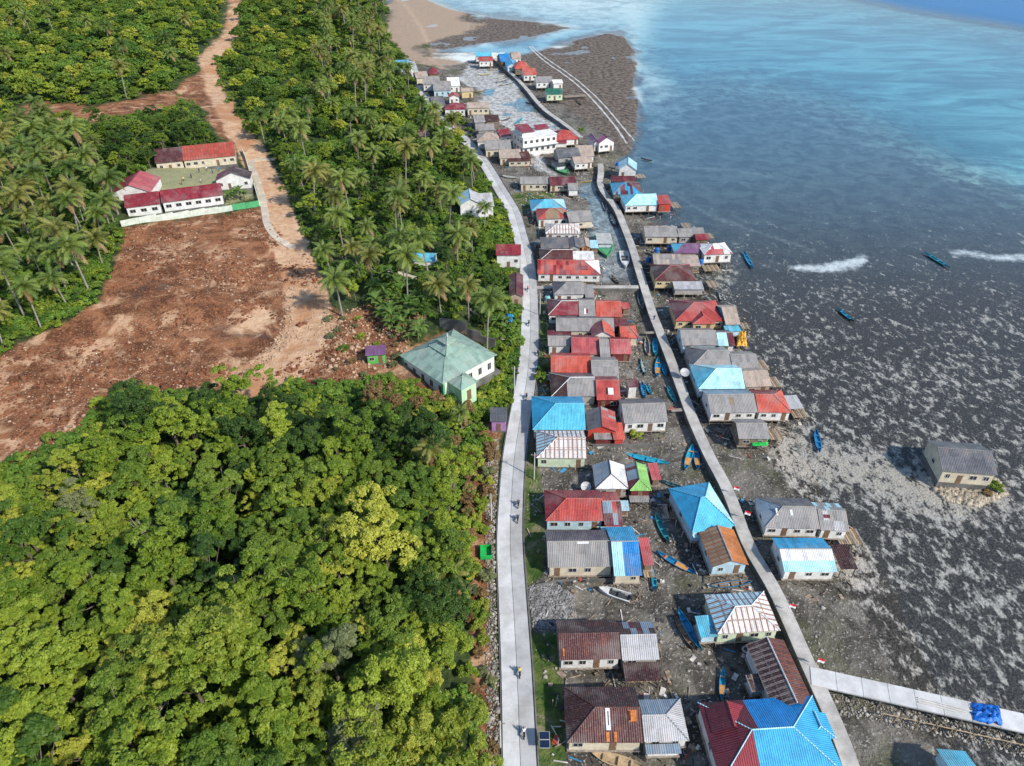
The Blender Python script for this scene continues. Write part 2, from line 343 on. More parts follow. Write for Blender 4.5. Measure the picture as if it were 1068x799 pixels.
pw = t.mix(t.ss(t.noise(p, 0.03, 4, 0.6, 0.6), 0.50, 0.66), (0.62, 0.66, 0.62), (0.24, 0.33, 0.36))
sea = t.mix(t.ss(t.math('ADD', a_palew, t.math('ADD', t.math('MULTIPLY', t.math('SUBTRACT', n4, .5), .5), t.math('MULTIPLY', t.math('SUBTRACT', n1, .5), .9))), .18, .86), sea, pw)
rf = t.mix(t.ss(n2, 0.36, 0.66), (0.05, 0.04, 0.032), (0.19, 0.15, 0.12))
rf = t.mix(t.ss(n3, 0.58, 0.75), rf, (0.27, 0.24, 0.20))
sea = t.mix(edge(a_reef, n4, 0.6), sea, rf)
sea = t.mix(t.math('MULTIPLY', t.ss(t.math('ADD', a_track, t.math('MULTIPLY', t.math('SUBTRACT', n2, .5), .5)), .1, .6), .35), sea, (0.50, 0.52, 0.50))
sea = t.mix(edge(a_foam, n2, 0.8), sea, t.mix(n2, (0.36, 0.38, 0.37), (0.78, 0.79, 0.77)))
c = t.mix(t.ss(t.math('ADD', a_sea, t.math('MULTIPLY', t.math('SUBTRACT', n2, 0.5), 0.4)), 0.4, 0.6), c, sea)
mu = t.mix(t.ss(n4, 0.34, 0.68), (0.050, 0.045, 0.037), (0.175, 0.16, 0.135))
mu = t.mix(t.ss(n3, 0.56, 0.74), mu, (0.38, 0.36, 0.33))
mu = t.mix(t.math('MULTIPLY', t.ss(n1, 0.52, 0.66), 0.5), mu, (0.085, 0.09, 0.04))
mu = t.mix(edge(A[3].outputs['Alpha'], n4, .8), mu, t.mix(t.ss(n2, .35, .65), (.22,.22,.21), (.52,.53,.52)))  # inlet mud painted pale in place of sky reflected on its wet film
c = t.mix(edge(a_mud, n2, 0.4), c, mu)
so = t.mix(t.ss(n4, 0.36, 0.64), (0.10, 0.036, 0.015), (0.27, 0.115, 0.052))
so = t.mix(t.ss(t.noise(p, 0.11, 6, 0.7, 1.0), 0.50, 0.66), so, (0.48, 0.30, 0.18))
so = t.mix(t.math('MULTIPLY', t.ss(n3, 0.52, 0.72), 0.55), so, (0.40, 0.26, 0.16))
so = t.mix(t.math('MULTIPLY', t.ss(t.noise(p, 0.05, 4, 0.6, 0.5), 0.56, 0.68), 0.8), so, (0.075, 0.045, 0.032))
c = t.mix(edge(a_soil, n2, 0.5), c, so)
di = t.mix(t.ss(n2, 0.3, 0.7), (0.42, 0.25, 0.14), (0.58, 0.39, 0.25))
di = t.mix(t.ss(n1, 0.45, 0.65), di, (0.40, 0.20, 0.10))
c = t.mix(edge(a_dirt, n2, 0.6), c, di)
gr = t.mix(t.ss(n2, 0.35, 0.7), (0.035, 0.075, 0.012), (0.13, 0.15, 0.045))
gr = t.mix(t.ss(n4, 0.52, 0.68), gr, (0.22, 0.19, 0.12))
c = t.mix(edge(a_grass, n2, 0.6), c, gr)
c = t.mix(edge(a_yard, n3, 0.4), c, t.mix(n2, (0.17, 0.19, 0.08), (0.33, 0.31, 0.19)))
c = t.mix(edge(a_sand, n2, 0.8), c, t.mix(n2, (0.25, 0.18, 0.125), (0.42, 0.32, 0.235)))
t.bump(t.math('ADD', t.math('MULTIPLY', n2, 0.8), t.math('MULTIPLY', n3, 0.5)), 0.9, 0.6)
gm = t.fin(c, 0.85, 0.2)
me = npmesh('terrain', np.stack([GX, GY, GZ], -1).reshape(-1, 3), F, gm, smooth=True)
one = np.zeros_like(GX)
for i, q in enumerate(([soil, dirt, grass, yard], [sandm, reef, turq, palew], [mud, pale, track, one], [seam, cover, foam, inlet])):
    at = me.attributes.new('m%d' % i, 'FLOAT_COLOR', 'POINT'); at.data.foreach_set('color', np.stack(q, -1).astype(np.float32).ravel())
kind(put('terrain', me), 'structure')
# ---------------------------------------------------------------- water sheet over the sea bed, clear in the shallows
wx = np.concatenate([np.geomspace(4300, 170, 40)*-1, np.arange(-160, 261, 5.0), np.geomspace(270, 4300, 40)])
wy = np.concatenate([np.arange(-45, 700, 5.0), np.geomspace(705, 4190, 40)])
QX, QY = np.meshgrid(wx, wy); qpx, qpy = proj(QX, QY, 0.0)
dep = np.maximum(0, seadepth(qpx, qpy))
ny, nx = QX.shape; idx = np.arange(ny*nx).reshape(ny, nx)
F = np.stack([idx[:-1, :-1], idx[:-1, 1:], idx[1:, 1:], idx[1:, :-1]], -1).reshape(-1, 4)
t = NT('sea_water'); p = t.pos(); t.n.remove(t.b)
d = t.attr('depth').outputs['Fac']
ex = lambda k: t.math('POWER', 2.71828, t.math('MULTIPLY', d, -k))
cc = t.new('ShaderNodeCombineColor'); t.l.new(ex(0.42), cc.inputs[0]); t.l.new(ex(0.13), cc.inputs[1]); t.l.new(ex(0.06), cc.inputs[2])
tr = t.new('ShaderNodeBsdfTransparent'); t.l.new(cc.outputs[0], tr.inputs[0])
df = t.new('ShaderNodeBsdfDiffuse'); df.inputs[0].default_value = (0.035, 0.17, 0.37, 1)
m1 = t.new('ShaderNodeMixShader'); t.l.new(t.math('SUBTRACT', 1.0, ex(0.20)), m1.inputs[0]); t.l.new(tr.outputs[0], m1.inputs[1]); t.l.new(df.outputs[0], m1.inputs[2])
gl = t.new('ShaderNodeBsdfGlossy'); gl.inputs['Roughness'].default_value = 0.08
bp = t.new('ShaderNodeBump'); bp.inputs['Strength'].default_value = 0.35; bp.inputs['Distance'].default_value = 0.25
wv = t.math('ADD', t.noise(t.mapv(p, (0.55, 1.6, 1), (0, 0, R(12))), 0.55, 4, 0.6), t.math('MULTIPLY', t.noise(p, 0.07, 3, 0.5), 0.6))
t.l.new(wv, bp.inputs['Height']); t.l.new(bp.outputs[0], gl.inputs['Normal'])
dt = t.new('ShaderNodeVectorMath', operation='DOT_PRODUCT'); t.l.new(bp.outputs[0], dt.inputs[0]); t.l.new(t.new('ShaderNodeNewGeometry').outputs['Incoming'], dt.inputs[1])
fres = t.math('MULTIPLY_ADD', t.math('POWER', t.math('SUBTRACT', 1.0, t.math('MINIMUM', t.math('ADD', t.math('ABSOLUTE', dt.outputs['Value']), t.math('MULTIPLY_ADD', t.math('MINIMUM', d, 9.0), 0.022, 0.02)), 1.0)), 5.0), 0.98, 0.02)
m2 = t.new('ShaderNodeMixShader'); t.l.new(fres, m2.inputs[0]); t.l.new(m1.outputs[0], m2.inputs[1]); t.l.new(gl.outputs[0], m2.inputs[2])
t.l.new(m2.outputs[0], t.out.inputs[0])
me = npmesh('water', np.stack([QX, QY, np.zeros_like(QX)], -1).reshape(-1, 3), F, t.m, smooth=True)
at = me.attributes.new('depth', 'FLOAT', 'POINT'); at.data.foreach_set('value', dep.astype(np.float32).ravel())
kind(put('water', me), 'structure')
# ---------------------------------------------------------------- road, walkway, bridge, pier
def resample(pts, step):
    out = [pts[0]]; acc = 0.0
    for a, b in zip(pts[:-1], pts[1:]):
        L = (b-a).length; q = step-acc
        while q < L: out.append(a+(b-a)*(q/L)); q += step
        acc = L-(q-step)
    return out
def smoothline(px, z, it=3):
    p = [unp(a, b, z) for a, b in px]
    for _ in range(it):
        q = [p[0]]
        for a, b in zip(p[:-1], p[1:]): q += [a*0.75+b*0.25, a*0.25+b*0.75]
        p = q+[p[-1]]
    return p
def frames(pts):
    fr = []
    for i, q in enumerate(pts):
        d = (pts[min(i+1, len(pts)-1)]-pts[max(0, i-1)]); d.z = 0; d.normalize(); fr.append((q, Vector((d.y, -d.x, 0))))
    return fr
def concrete(name, c, var=0.2):
    t = NT(name); p = t.pos(); oi = t.new('ShaderNodeObjectInfo').outputs['Random']
    n = t.noise(p, 0.35, 5, 0.65); n2 = t.noise(p, 3.0, 4, 0.6)
    n5 = t.noise(p, 0.09, 4, .65, .5); b = t.mix(t.ss(n, 0.3, 0.7), sc3(c, 1-var), sc3(c, 1+var*0.6)); b = t.mix(t.math('MULTIPLY', t.ss(n5, .48, .68), .45), b, (c[0]*.62, c[1]*.58, c[2]*.52)); b = t.mix(t.math('MULTIPLY', t.ss(n2, 0.55, 0.75), 0.4), b, sc3(c, 0.55))
    v = t.math('MULTIPLY_ADD', oi, 0.07, 0.95); cc = t.new('ShaderNodeCombineColor')
    for i in range(3): t.l.new(v, cc.inputs[i])
    t.bump(n2, 0.25, 0.05)
    return t.fin(t.mul(b, cc.outputs[0]), 0.8, 0.25)
M_conc = concrete('road_concrete', (0.54, 0.54, 0.53)); M_concd = concrete('lane_concrete', (0.42, 0.42, 0.415)); M_walk = concrete('walkway_concrete', (0.42, 0.40, 0.37), 0.3); M_stone = concrete('seawall_stone', (0.15, 0.145, 0.135), 0.4)
def slabrun(root, fr, offs0, offs1, z0, z1, mat, name='concrete_slab', gap=0.02, lim=300):
    k = 0
    for (a, na), (b, nb) in zip(fr[:-1], fr[1:]):
        if k >= lim: break
        d = (b-a).normalized()*gap/2
        pts = [a+na*offs0+d, a+na*offs1+d, b+nb*offs1-d, b+nb*offs0-d]
        pts = [Vector((q.x, q.y, z1)) for q in pts]
        if (pts[1]-pts[0]).cross(pts[2]-pts[0]).z < 0: pts = pts[::-1]
        m = MB(); m.prism(pts, Vector((0, 0, 1)), z1-z0, None); m.build(name, mat, root); k += 1
rp = resample(smoothline(ROAD[:22], 1.6), 5.2); rf_ = frames(rp)
road = MB()
for (a, na), (b, nb) in zip(rf_[:-1], rf_[1:]):
    pts = [a+na*-2.5, b+nb*-2.5, b+nb*2.5, a+na*2.5]; pts = [Vector((q.x, q.y, 1.52)) for q in pts]
    if (pts[1]-pts[0]).cross(pts[2]-pts[0]).z < 0: pts = pts[::-1]
    road.prism(pts, Vector((0, 0, 1)), 1.2)
road = kind(road.build('road', concrete('road_bed', (0.17, 0.16, 0.15))), 'structure')
slabrun(road, rf_, -2.25, 0.05, 1.5, 1.66, M_conc, lim=150); slabrun(road, rf_, 0.12, 2.25, 1.5, 1.63, M_concd, lim=150)
kb = MB()
for (a, na), (b, nb) in zip(rf_[:-8], rf_[1:-7]):
    s = 2.42
    pts = [a+na*s, b+nb*s, b+nb*(s+.2), a+na*(s+.2)]; pts = [Vector((q.x, q.y, 1.74)) for q in pts]
    if (pts[1]-pts[0]).cross(pts[2]-pts[0]).z < 0: pts = pts[::-1]
    kb.prism(pts, Vector((0, 0, 1)), 0.9)
kb.build('kerb', M_stone, road)
def causeway(px, z, w, name, step=3.0):
    fr = frames(resample(smoothline(px, z, 2), step)); core = MB()
    for (a, na), (b, nb) in zip(fr[:-1], fr[1:]):
        pts = [a-na*(w-.1), b-nb*(w-.1), b+nb*(w-.1), a+na*(w-.1)]; pts = [Vector((q.x, q.y, z-.18)) for q in pts]
        if (pts[1]-pts[0]).cross(pts[2]-pts[0]).z < 0: pts = pts[::-1]
        core.prism(pts, Vector((0, 0, 1)), z+0.4)
    o = kind(core.build(name, M_stone), 'structure'); slabrun(o, fr, -w, w, z-0.17, z, M_walk); return o, fr
wk, wkf = causeway(WALK, 1.9, 1.15, 'walkway')
wk2, wkf2 = causeway(WALK2, 1.9, 1.05, 'walkway', 4.0)
br, _ = causeway([(556,300),(585,299),(620,299),(672,299)], 1.75, 0.8, 'footbridge_path')
br.name = 'causeway_path'
# school path of pale concrete
sp_px = [(287,166.5),(272,166.6),(261,167.5),(264,178),(269,190),(273,204),(276,217),(277.5,232),(283,243),(292,251.5),(306,260)]
pp = [gnd(a, b) for a, b in sp_px]
q = pp
for _ in range(2):
    r_ = [q[0]]
    for a, b in zip(q[:-1], q[1:]): r_ += [a*0.75+b*0.25, a*0.25+b*0.75]
    q = r_+[q[-1]]
fr = frames(resample(q, 3.0)); pth = bpy.data.objects.new('path', None); col.objects.link(pth); kind(pth, 'structure')
M_path = concrete('path_concrete', (0.50, 0.43, 0.34))
for (a, na), (b, nb) in zip(fr[:-1], fr[1:]):
    pts = [a-na*1.1, b-nb*1.1, b+nb*1.1, a+na*1.1]
    pts = [Vector((k.x, k.y, max(hz(k.x, k.y), hz(a.x, a.y), hz(b.x, b.y))+.14)) for k in pts]
    if (pts[1]-pts[0]).cross(pts[2]-pts[0]).z < 0: pts = pts[::-1]
    m = MB(); m.prism(pts, Vector((0, 0, 1)), 0.6); m.build('concrete_slab', M_path, pth)
for px in ([(359,276),(385,281),(410,283),(432,290),(460,294)], [(492,322),(500,332),(515,345),(524,352),(535,362)]):
    pp = [gnd(a, b) for a, b in px]; fr = frames(resample(pp, 2.5)); pth2 = bpy.data.objects.new('path', None); col.objects.link(pth2); kind(pth2, 'structure')
    for (a, na), (b, nb) in zip(fr[:-1], fr[1:]):
        pts = [a-na*.8, b-nb*.8, b+nb*.8, a+na*.8]; pts = [Vector((k.x, k.y, max(hz(k.x, k.y), hz(a.x, a.y))+.1)) for k in pts]
        if (pts[1]-pts[0]).cross(pts[2]-pts[0]).z < 0: pts = pts[::-1]
        m = MB(); m.prism(pts, Vector((0, 0, 1)), 0.5); m.build('concrete_slab', M_path, pth2)
# pier at the lower right
P0, P1 = unp(853, 706, 2.0), unp(1180, 779, 2.0)
pd = (P1-P0).normalized(); pn = Vector((-pd.y, pd.x, 0)); pl = (P1-P0).length
pier = thing('pier', 'pale concrete pier running out over the flats at lower right', 'pier', (P0.x, P0.y, 0), math.atan2(pd.y, pd.x))
k = 0; x = -1.0
while x < pl:
    m = MB(); m.box(x+.03, x+3.57, -1.5, 1.5, 1.72, 2.0); m.build('deck_slab', M_conc, pier); x += 3.6
m = MB(); m.box(-1, pl, -1.4, -1.1, 1.4, 1.72); m.build('beam', M_stone, pier); m = MB(); m.box(-1, pl, 1.1, 1.4, 1.4, 1.72); m.build('beam', M_stone, pier)
pm = MB(); pm.box(-.15, .15, -.15, .15, -0.6, 1.4); pm = pm.mesh('pile', M_stone)
for i in range(int(pl/3.6)):
    for s in (-1.25, 1.25): put('pile', pm, pier, Matrix.Translation((1.5+i*3.6, s, 0)))

M_trk = plain('wet_pale_sand', (.46,.45,.42), .45, 0, .3, .5)
for pts, w in ((tr1, .6), (tr2, .5)):
    fr = frames(resample(smoothline(pts, .17, 3), 3.0)); m = MB()
    for i, ((a, na), (b_, nb)) in enumerate(zip(fr[:-1], fr[1:])):
        wa, wb = w*(.75+.25*math.sin(i*1.7)), w*(.75+.25*math.sin((i+1)*1.7)); q = [a-na*wa, b_-nb*wb, b_+nb*wb, a+na*wa]; q = [Vector((k.x, k.y, max(hz(k.x, k.y), 0)+.04)) for k in q]
        m.poly(q if (q[1]-q[0]).cross(q[2]-q[0]).z > 0 else q[::-1])
    kind(m.build('tide_runnel', M_trk), 'structure')
# ---------------------------------------------------------------- houses
WALLC = dict(white=(.78,.77,.74), cream=(.66,.58,.44), yellow=(.68,.54,.28), blue=(.22,.50,.68), lblue=(.50,.68,.76), pgreen=(.62,.72,.52), grey=(.40,.39,.37), tan=(.45,.36,.27), wood=(.22,.16,.11), maroon=(.18,.04,.04), red=(.55,.07,.05), mint=(.48,.68,.45), purple=(.42,.22,.46), orange=(.6,.25,.09), kgreen=(.14,.50,.10))
def wallm(k): return paint(WALLC[k], 0.75, 0.28, 0.2, 'wall_'+k)
M_pane = plain('window_pane', (0.025, 0.03, 0.035), 0.15, 0, 0.3); M_frame = paint((.55,.53,.5), 0.6, 0.2, 0.3, 'window_frame'); M_door = paint((.22,.13,.08), 0.6, 0.3, 0.3, 'door_wood')
M_post = plain('weathered_post', (0.20, 0.155, 0.115), 0.85, 0, 0.4); M_deck = plain('deck_boards', (0.26, 0.22, 0.18), 0.85, 0, 0.35); M_ridgew = paint((.72,.72,.71), 0.6, 0.3, 0.3, 'ridge_white')
SHEET = {}
def clip(poly, axis, lo, hi):
    for sgn, lim in ((1, lo), (-1, -hi)):
        out = []
        for i in range(len(poly)):
            a, b = poly[i], poly[(i+1) % len(poly)]; da, db = sgn*a[axis]-lim, sgn*b[axis]-lim
            if da >= 0: out.append(a)
            if (da >= 0) != (db >= 0):
                q = da/(da-db); out.append((a[0]+(b[0]-a[0])*q, a[1]+(b[1]-a[1])*q))
        poly = out
        if len(poly) < 3: return []
    return poly
def slope(root, pts, mats, near, rowlen=1.9, w=0.9, rag=0.0, seed=0):
    """one roof plane laid with corrugated sheets; pts[0]->pts[1] is the eave"""
    rr = random.Random(seed)
    o = pts[0]; U = (pts[1]-pts[0]).normalized(); Nn = (pts[1]-pts[0]).cross(pts[-1]-pts[0]).normalized(); V = Nn.cross(U)
    P2 = [((q-o).dot(U), (q-o).dot(V)) for q in pts]
    u0, u1 = min(q[0] for q in P2), max(q[0] for q in P2); v1 = max(q[1] for q in P2)
    nu = max(1, round((u1-u0)/w)); w = (u1-u0)/nu; nv = max(1, round(v1/rowlen)); rl = v1/nv
    allm = MB(); used = []
    for j in range(nv):
        for i in range(nu):
            q = clip(clip(P2, 0, u0+i*w, u0+(i+1)*w), 1, j*rl-0.001, (j+1)*rl+0.001)
            if len(q) < 3: continue
            f = (i+0.5)/nu; key = None
            if isinstance(mats, str): key = mats
            elif mats[0] == 'rows': key = mats[1][min(len(mats[1])-1, int((j+.5)/nv*len(mats[1])))]
            elif isinstance(mats[0], str): key = rr.choice(mats)
            else:
                for lim, kk in mats:
                    if f <= lim: key = kk; break
                else: key = mats[-1][1]
                if not isinstance(key, str): key = rr.choice(key)
            tl = rr.randrange(5); tone = tl/4
            lift = 0.02*j+0.012*(i % 2)+rr.uniform(0, 0.012)
            ox, oy = u0+i*w, j*rl
            if near:
                k2 = (key, tl, tuple((round(a-ox, 2), round(b-oy, 2)) for a, b in q))
                if k2 not in SHEET:
                    m = MB(); m.prism([Vector((a-ox, b-oy, 0)) for a, b in q], Vector((0, 0, 1)), 0.03, [(a-ox, b-oy) for a, b in q], 0, tone); SHEET[k2] = m.mesh('roof_sheet', roofm(key))
                B = Matrix((U, V, Nn)).transposed().to_4x4(); B.translation = o+U*ox+V*oy+Nn*(0.03+lift)
                put('roof_sheet', SHEET[k2], root, B)
            else:
                if key not in used: used.append(key)
                allm.prism([o+U*a+V*b+Nn*(0.03+lift) for a, b in q], Nn, 0.03, [(a-ox, b-oy) for a, b in q], used.index(key), tone)
    if not near and allm.f: allm.build('roof_slope', [roofm(k) for k in used], root)
def cap(root, a, b, mat, r=0.11, name='ridge_cap'):
    m = MB(); m.tube([a+Vector((0, 0, .13)), b+Vector((0, 0, .13))], r, 4); m.build(name, mat, root)
WIN = {}
def window(root, M, w, h, sub, frame=None):
    k = (round(w, 1), round(h, 1))
    if k not in WIN:
        f = MB()
        for x0, x1, z0, z1 in ((-w/2, w/2, h/2-.08, h/2), (-w/2, w/2, -h/2, -h/2+.08), (-w/2, -w/2+.08, -h/2+.08, h/2-.08), (w/2-.08, w/2, -h/2+.08, h/2-.08), (-.03, .03, -h/2+.08, h/2-.08)): f.box(x0, x1, -.06, .02, z0, z1)
        p = MB(); p.box(-w/2+.05, w/2-.05, -.035, .0, -h/2+.05, h/2-.05)
        j = MB(); 
        for b in ((f, 0), (p, 1)):
            for ff, uu in zip(b[0].f, b[0].uv): j.poly([b[0].v[i] for i in ff], None, b[1])
        WIN[k] = (f.mesh('window', M_frame), p.mesh('pane', M_pane), j.mesh('window', [M_frame, M_pane]))
    f, p, j = WIN[k]
    if sub:
        o = put('window', f, root, M); put('pane', p, o)
    else: put('window', j, root, M)
DOOR = MB(); DOOR.box(-.45, .45, -.07, .0, 0, 1.95); DOOR.box(-.52, .52, -.04, .02, 1.95, 2.05)
DOOR = DOOR.mesh('door', M_door); HAND = MB(); HAND.box(.3, .38, -.12, -.07, .95, 1.1); HAND = HAND.mesh('handle', M_frame)
STILT = {}
FOOT = []        # (x, y, radius) of what is built, to keep trees and litter clear
def make_roof(root, typ, L, D, ze, pitch, mats, near, capm, seed, th=0.0):
    """typ: gable, hip, hipl, hipr (ridge across) ; ns, nship (ridge in depth) ; shed ; flat. returns ridge z"""
    front, back, lft, rgt = (mats+[None]*4)[:4] if isinstance(mats, list) else (mats, None, None, None)
    back = back or front; lft = lft or back; rgt = rgt or front  # many rear and left faces take a darker tone: shade painted into the sheets
    hx, hy = L/2, D/2; V = lambda x, y, z: Vector((x, y, z))
    if typ in ('shed', 'flat'):
        rz = ze+D*math.tan(pitch)
        slope(root, [V(-hx, -hy, ze), V(hx, -hy, ze), V(hx, hy, rz), V(-hx, hy, rz)], front, near, seed=seed)
        return rz
    if typ in ('ns', 'nship', 'nsfront'):
        rz = ze+hx*math.tan(pitch); hf = min(hx, hy*.8) if typ in ('nship', 'nsfront') else 0; hb = min(hx, hy*.8) if typ == 'nship' else 0
        slope(root, [V(-hx, hy, ze), V(-hx, -hy, ze), V(0, -hy+hf, rz), V(0, hy-hb, rz)], lft if mats and isinstance(mats, list) else front, near, seed=seed)
        slope(root, [V(hx, -hy, ze), V(hx, hy, ze), V(0, hy-hb, rz), V(0, -hy+hf, rz)], rgt, near, seed=seed+1)
        if hf: slope(root, [V(-hx, -hy, ze), V(hx, -hy, ze), V(0, -hy+hf, rz)], front, near, seed=seed+2)
        if hb: slope(root, [V(hx, hy, ze), V(-hx, hy, ze), V(0, hy-hb, rz)], back, near, seed=seed+3)
        cap(root, V(0, -hy+hf, rz), V(0, hy-hb, rz), capm)
        if hf:
            for s in (-1, 1): cap(root, V(s*hx, -hy, ze), V(0, -hy+hf, rz), capm, .08, 'hip_cap')
        return rz
    rz = ze+hy*math.tan(pitch); hl = min(hy, hx*.9) if typ in ('hip', 'hipl') else 0; hr = min(hy, hx*.9) if typ in ('hip', 'hipr') else 0
    slope(root, [V(-hx, -hy, ze), V(hx, -hy, ze), V(hx-hr, 0, rz), V(-hx+hl, 0, rz)], front, near, seed=seed)
    slope(root, [V(hx, hy, ze), V(-hx, hy, ze), V(-hx+hl, 0, rz), V(hx-hr, 0, rz)], back, near, seed=seed+1)
    if hl: slope(root, [V(-hx, hy, ze), V(-hx, -hy, ze), V(-hx+hl, 0, rz)], lft, near, seed=seed+2)
    if hr: slope(root, [V(hx, -hy, ze), V(hx, hy, ze), V(hx-hr, 0, rz)], rgt, near, seed=seed+3)
    cap(root, V(-hx+hl, 0, rz), V(hx-hr, 0, rz), capm)
    for s, h in ((-1, hl), (1, hr)):
        if h:
            for y in (-hy, hy): cap(root, V(s*hx, y, ze), V(s*(hx-h), 0, rz), capm, .08, 'hip_cap')
    return rz
def make_walls(root, typ, L, D, zf, ze, rz, wm, ov=0.35):
    hx, hy = L/2-ov, D/2-ov; m = MB(); zt = ze+ (ov*(rz-ze)/(L/2 if typ[:2] == 'ns' else D/2) if typ not in ('shed', 'flat') else 0) -.06
    V = lambda x, y, z: (x, y, z)
    if typ in ('shed', 'flat'):
        zb = ze+(rz-ze)*(1-ov/D)-.08; zt = ze+(rz-ze)*ov/D-.08
        a = [V(-hx,-hy,zf),V(hx,-hy,zf),V(hx,hy,zf),V(-hx,hy,zf)]; b = [V(-hx,-hy,zt),V(hx,-hy,zt),V(hx,hy,zb),V(-hx,hy,zb)]
        for i in range(4): j = (i+1) % 4; m.poly([a[i], a[j], b[j], b[i]])
        m.poly(a[::-1]); m.poly(b)
    else:
        a = [V(-hx,-hy,zf),V(hx,-hy,zf),V(hx,hy,zf),V(-hx,hy,zf)]; b = [V(x, y, zt) for x, y, _ in a]
        r0 = rz-.08
        gl = typ in ('gable', 'hipr'); gr = typ in ('gable', 'hipl'); gf = typ == 'ns'; gb = typ in ('ns', 'nsfront')
        def face(i, j, g, ap):
            m.poly([a[i], a[j], b[j], ap, b[i]] if g else [a[i], a[j], b[j], b[i]])
        face(0, 1, gf, V(0, -hy, r0)); face(1, 2, gr, V(hx, 0, r0)); face(2, 3, gb, V(0, hy, r0)); face(3, 0, gl, V(-hx, 0, r0))
        m.poly(a[::-1])
    return m.build('wall', wm, root)
HN = [0]; HD = {}
def house(label, fl, fr, ry, typ='gable', roof='zinc', wall='white', ze=4.0, pitch=23, cat='house', name='house', D=None, zf=None, capm=None, front=True, group=None, near=None, stilts=None, bare=False, wins=None):
    HN[0] += 1; seed = HN[0]*13; pt = R(pitch)
    A, B = unp(*fl, ze), unp(*fr, ze); L = (B-A).length; ux = (B-A).normalized(); uy = Vector((-ux.y, ux.x, 0)); mid = (A+B)/2
    lo, hi = 1.2, 40.0
    if D is None:
        for _ in range(40):
            d = (lo+hi)/2
            if typ in ('gable', 'hip', 'hipl', 'hipr'): q = mid+uy*d/2; z = ze+d/2*math.tan(pt)
            elif typ in ('shed', 'flat'): q = mid+uy*d; z = ze+d*math.tan(pt)
            else: q = mid+uy*d; z = ze+ L/2*math.tan(pt)
            if proj(q.x, q.y, z)[1] > ry: lo = d
            else: hi = d
        D = lo
    c = mid+uy*D/2; g = [hz(*(c+ux*a*L*.42+uy*b*D*.42)[:2]) for a in (-1, 0, 1) for b in (-1, 0, 1)]
    gz = min(g); px, py = proj(c.x, c.y, ze); near = py > 405 if near is None else near; sub = py > 330
    st = gz < 0.85 if stilts is None else stilts
    if zf is None: zf = 1.75 if st else max(max(g)+.12, ze-3.0)
    base = gz if not st else min(g)
    root = thing(name, label, cat, (c.x, c.y, base), math.atan2(ux.y, ux.x), group)
    FOOT.append((c.x, c.y, L/2, D/2, math.atan2(ux.y, ux.x)))
    ze2, zf2 = ze-base, zf-base
    capm = capm or roofm(roof[0] if isinstance(roof, list) and isinstance(roof[0], str) else roof if isinstance(roof, str) else 'zinc')
    if capm == 'white': capm = M_ridgew
    rz = make_roof(root, typ, L, D, ze2, pt, roof, near, capm, seed); HD[label] = (root, L, D, ze2, pt, c, ux)
    wm = wallm(wall); rr = random.Random(seed)
    if bare:
        pm = post(ze2)
        for sx in (-1, 1):
            for sy in (-1, 1): put('post', post(ze2+(rz-ze2 if sy > 0 and typ in ('shed', 'flat') else 0)-.05), root, Matrix.Translation((sx*(L/2-.25), sy*(D/2-.25), 0)))
        return root
    make_walls(root, typ, L, D, zf2, ze2, rz, wm)
    if st:
        m = MB(); m.box(-L/2+.1, L/2-.1, -D/2+.1, D/2-.1, zf2-.16, zf2-.005); m.build('floor_deck', M_deck, root)
        nx_, ny_ = max(2, round(L/3)), max(2, round(D/4))+1
        for i in range(nx_+1):
            for j in range(ny_):
                x, y = (-L/2+.3)+(L-.6)*i/nx_, (-D/2+.3)+(D-.6)*j/(ny_-1)
                if 0 < j < ny_-1 and 0 < i < nx_: continue
                put('stilt', post(zf2-.16+.3), root, Matrix.Translation((x, y, -.3)))
    else:
        m = MB(); m.box(-L/2+.2, L/2-.2, -D/2+.2, D/2-.2, -.5, zf2-.003); m.build('plinth', M_stone, root)
    if front and L > 2.5 and ze2-zf2 > 1.7:
        n = wins or max(1, int(L/2.3)); di = rr.randrange(n) if not wins else -1; y = -D/2+.35; hw = ze2-zf2
        for i in range(n):
            x = -L/2+.35+(L-.7)*(i+.5)/n; 
            if i == di and hw > 2.15:
                d = put('door', DOOR, root, Matrix.Translation((x, y, zf2)));
                if sub: put('handle', HAND, d)
            elif wins or rr.random() < .8: window(root, Matrix.Translation((x, y, zf2+hw*.55)), 1.7 if wins else rr.choice((.9, 1.1, 1.4)), min(1.1, hw*.42), sub)
        if D > 4 and sub:
            for s in (-1, 1): window(root, Matrix.Translation((s*(L/2-.35), 0, zf2+hw*.55)) @ Matrix.Rotation(s*math.pi/2, 4, 'Z'), 1.1, min(1.0, hw*.4), sub)
    return root
def post(h, r=.11):
    k = round(h, 1)
    if (k, r) not in STILT:
        m = MB(); m.tube([(0, 0, 0), (.02, .01, k*.5), (0, 0, k)], [r*1.1, r, r*.95], 6); STILT[(k, r)] = m.mesh('stilt', M_post)
    return STILT[(k, r)]
H = house
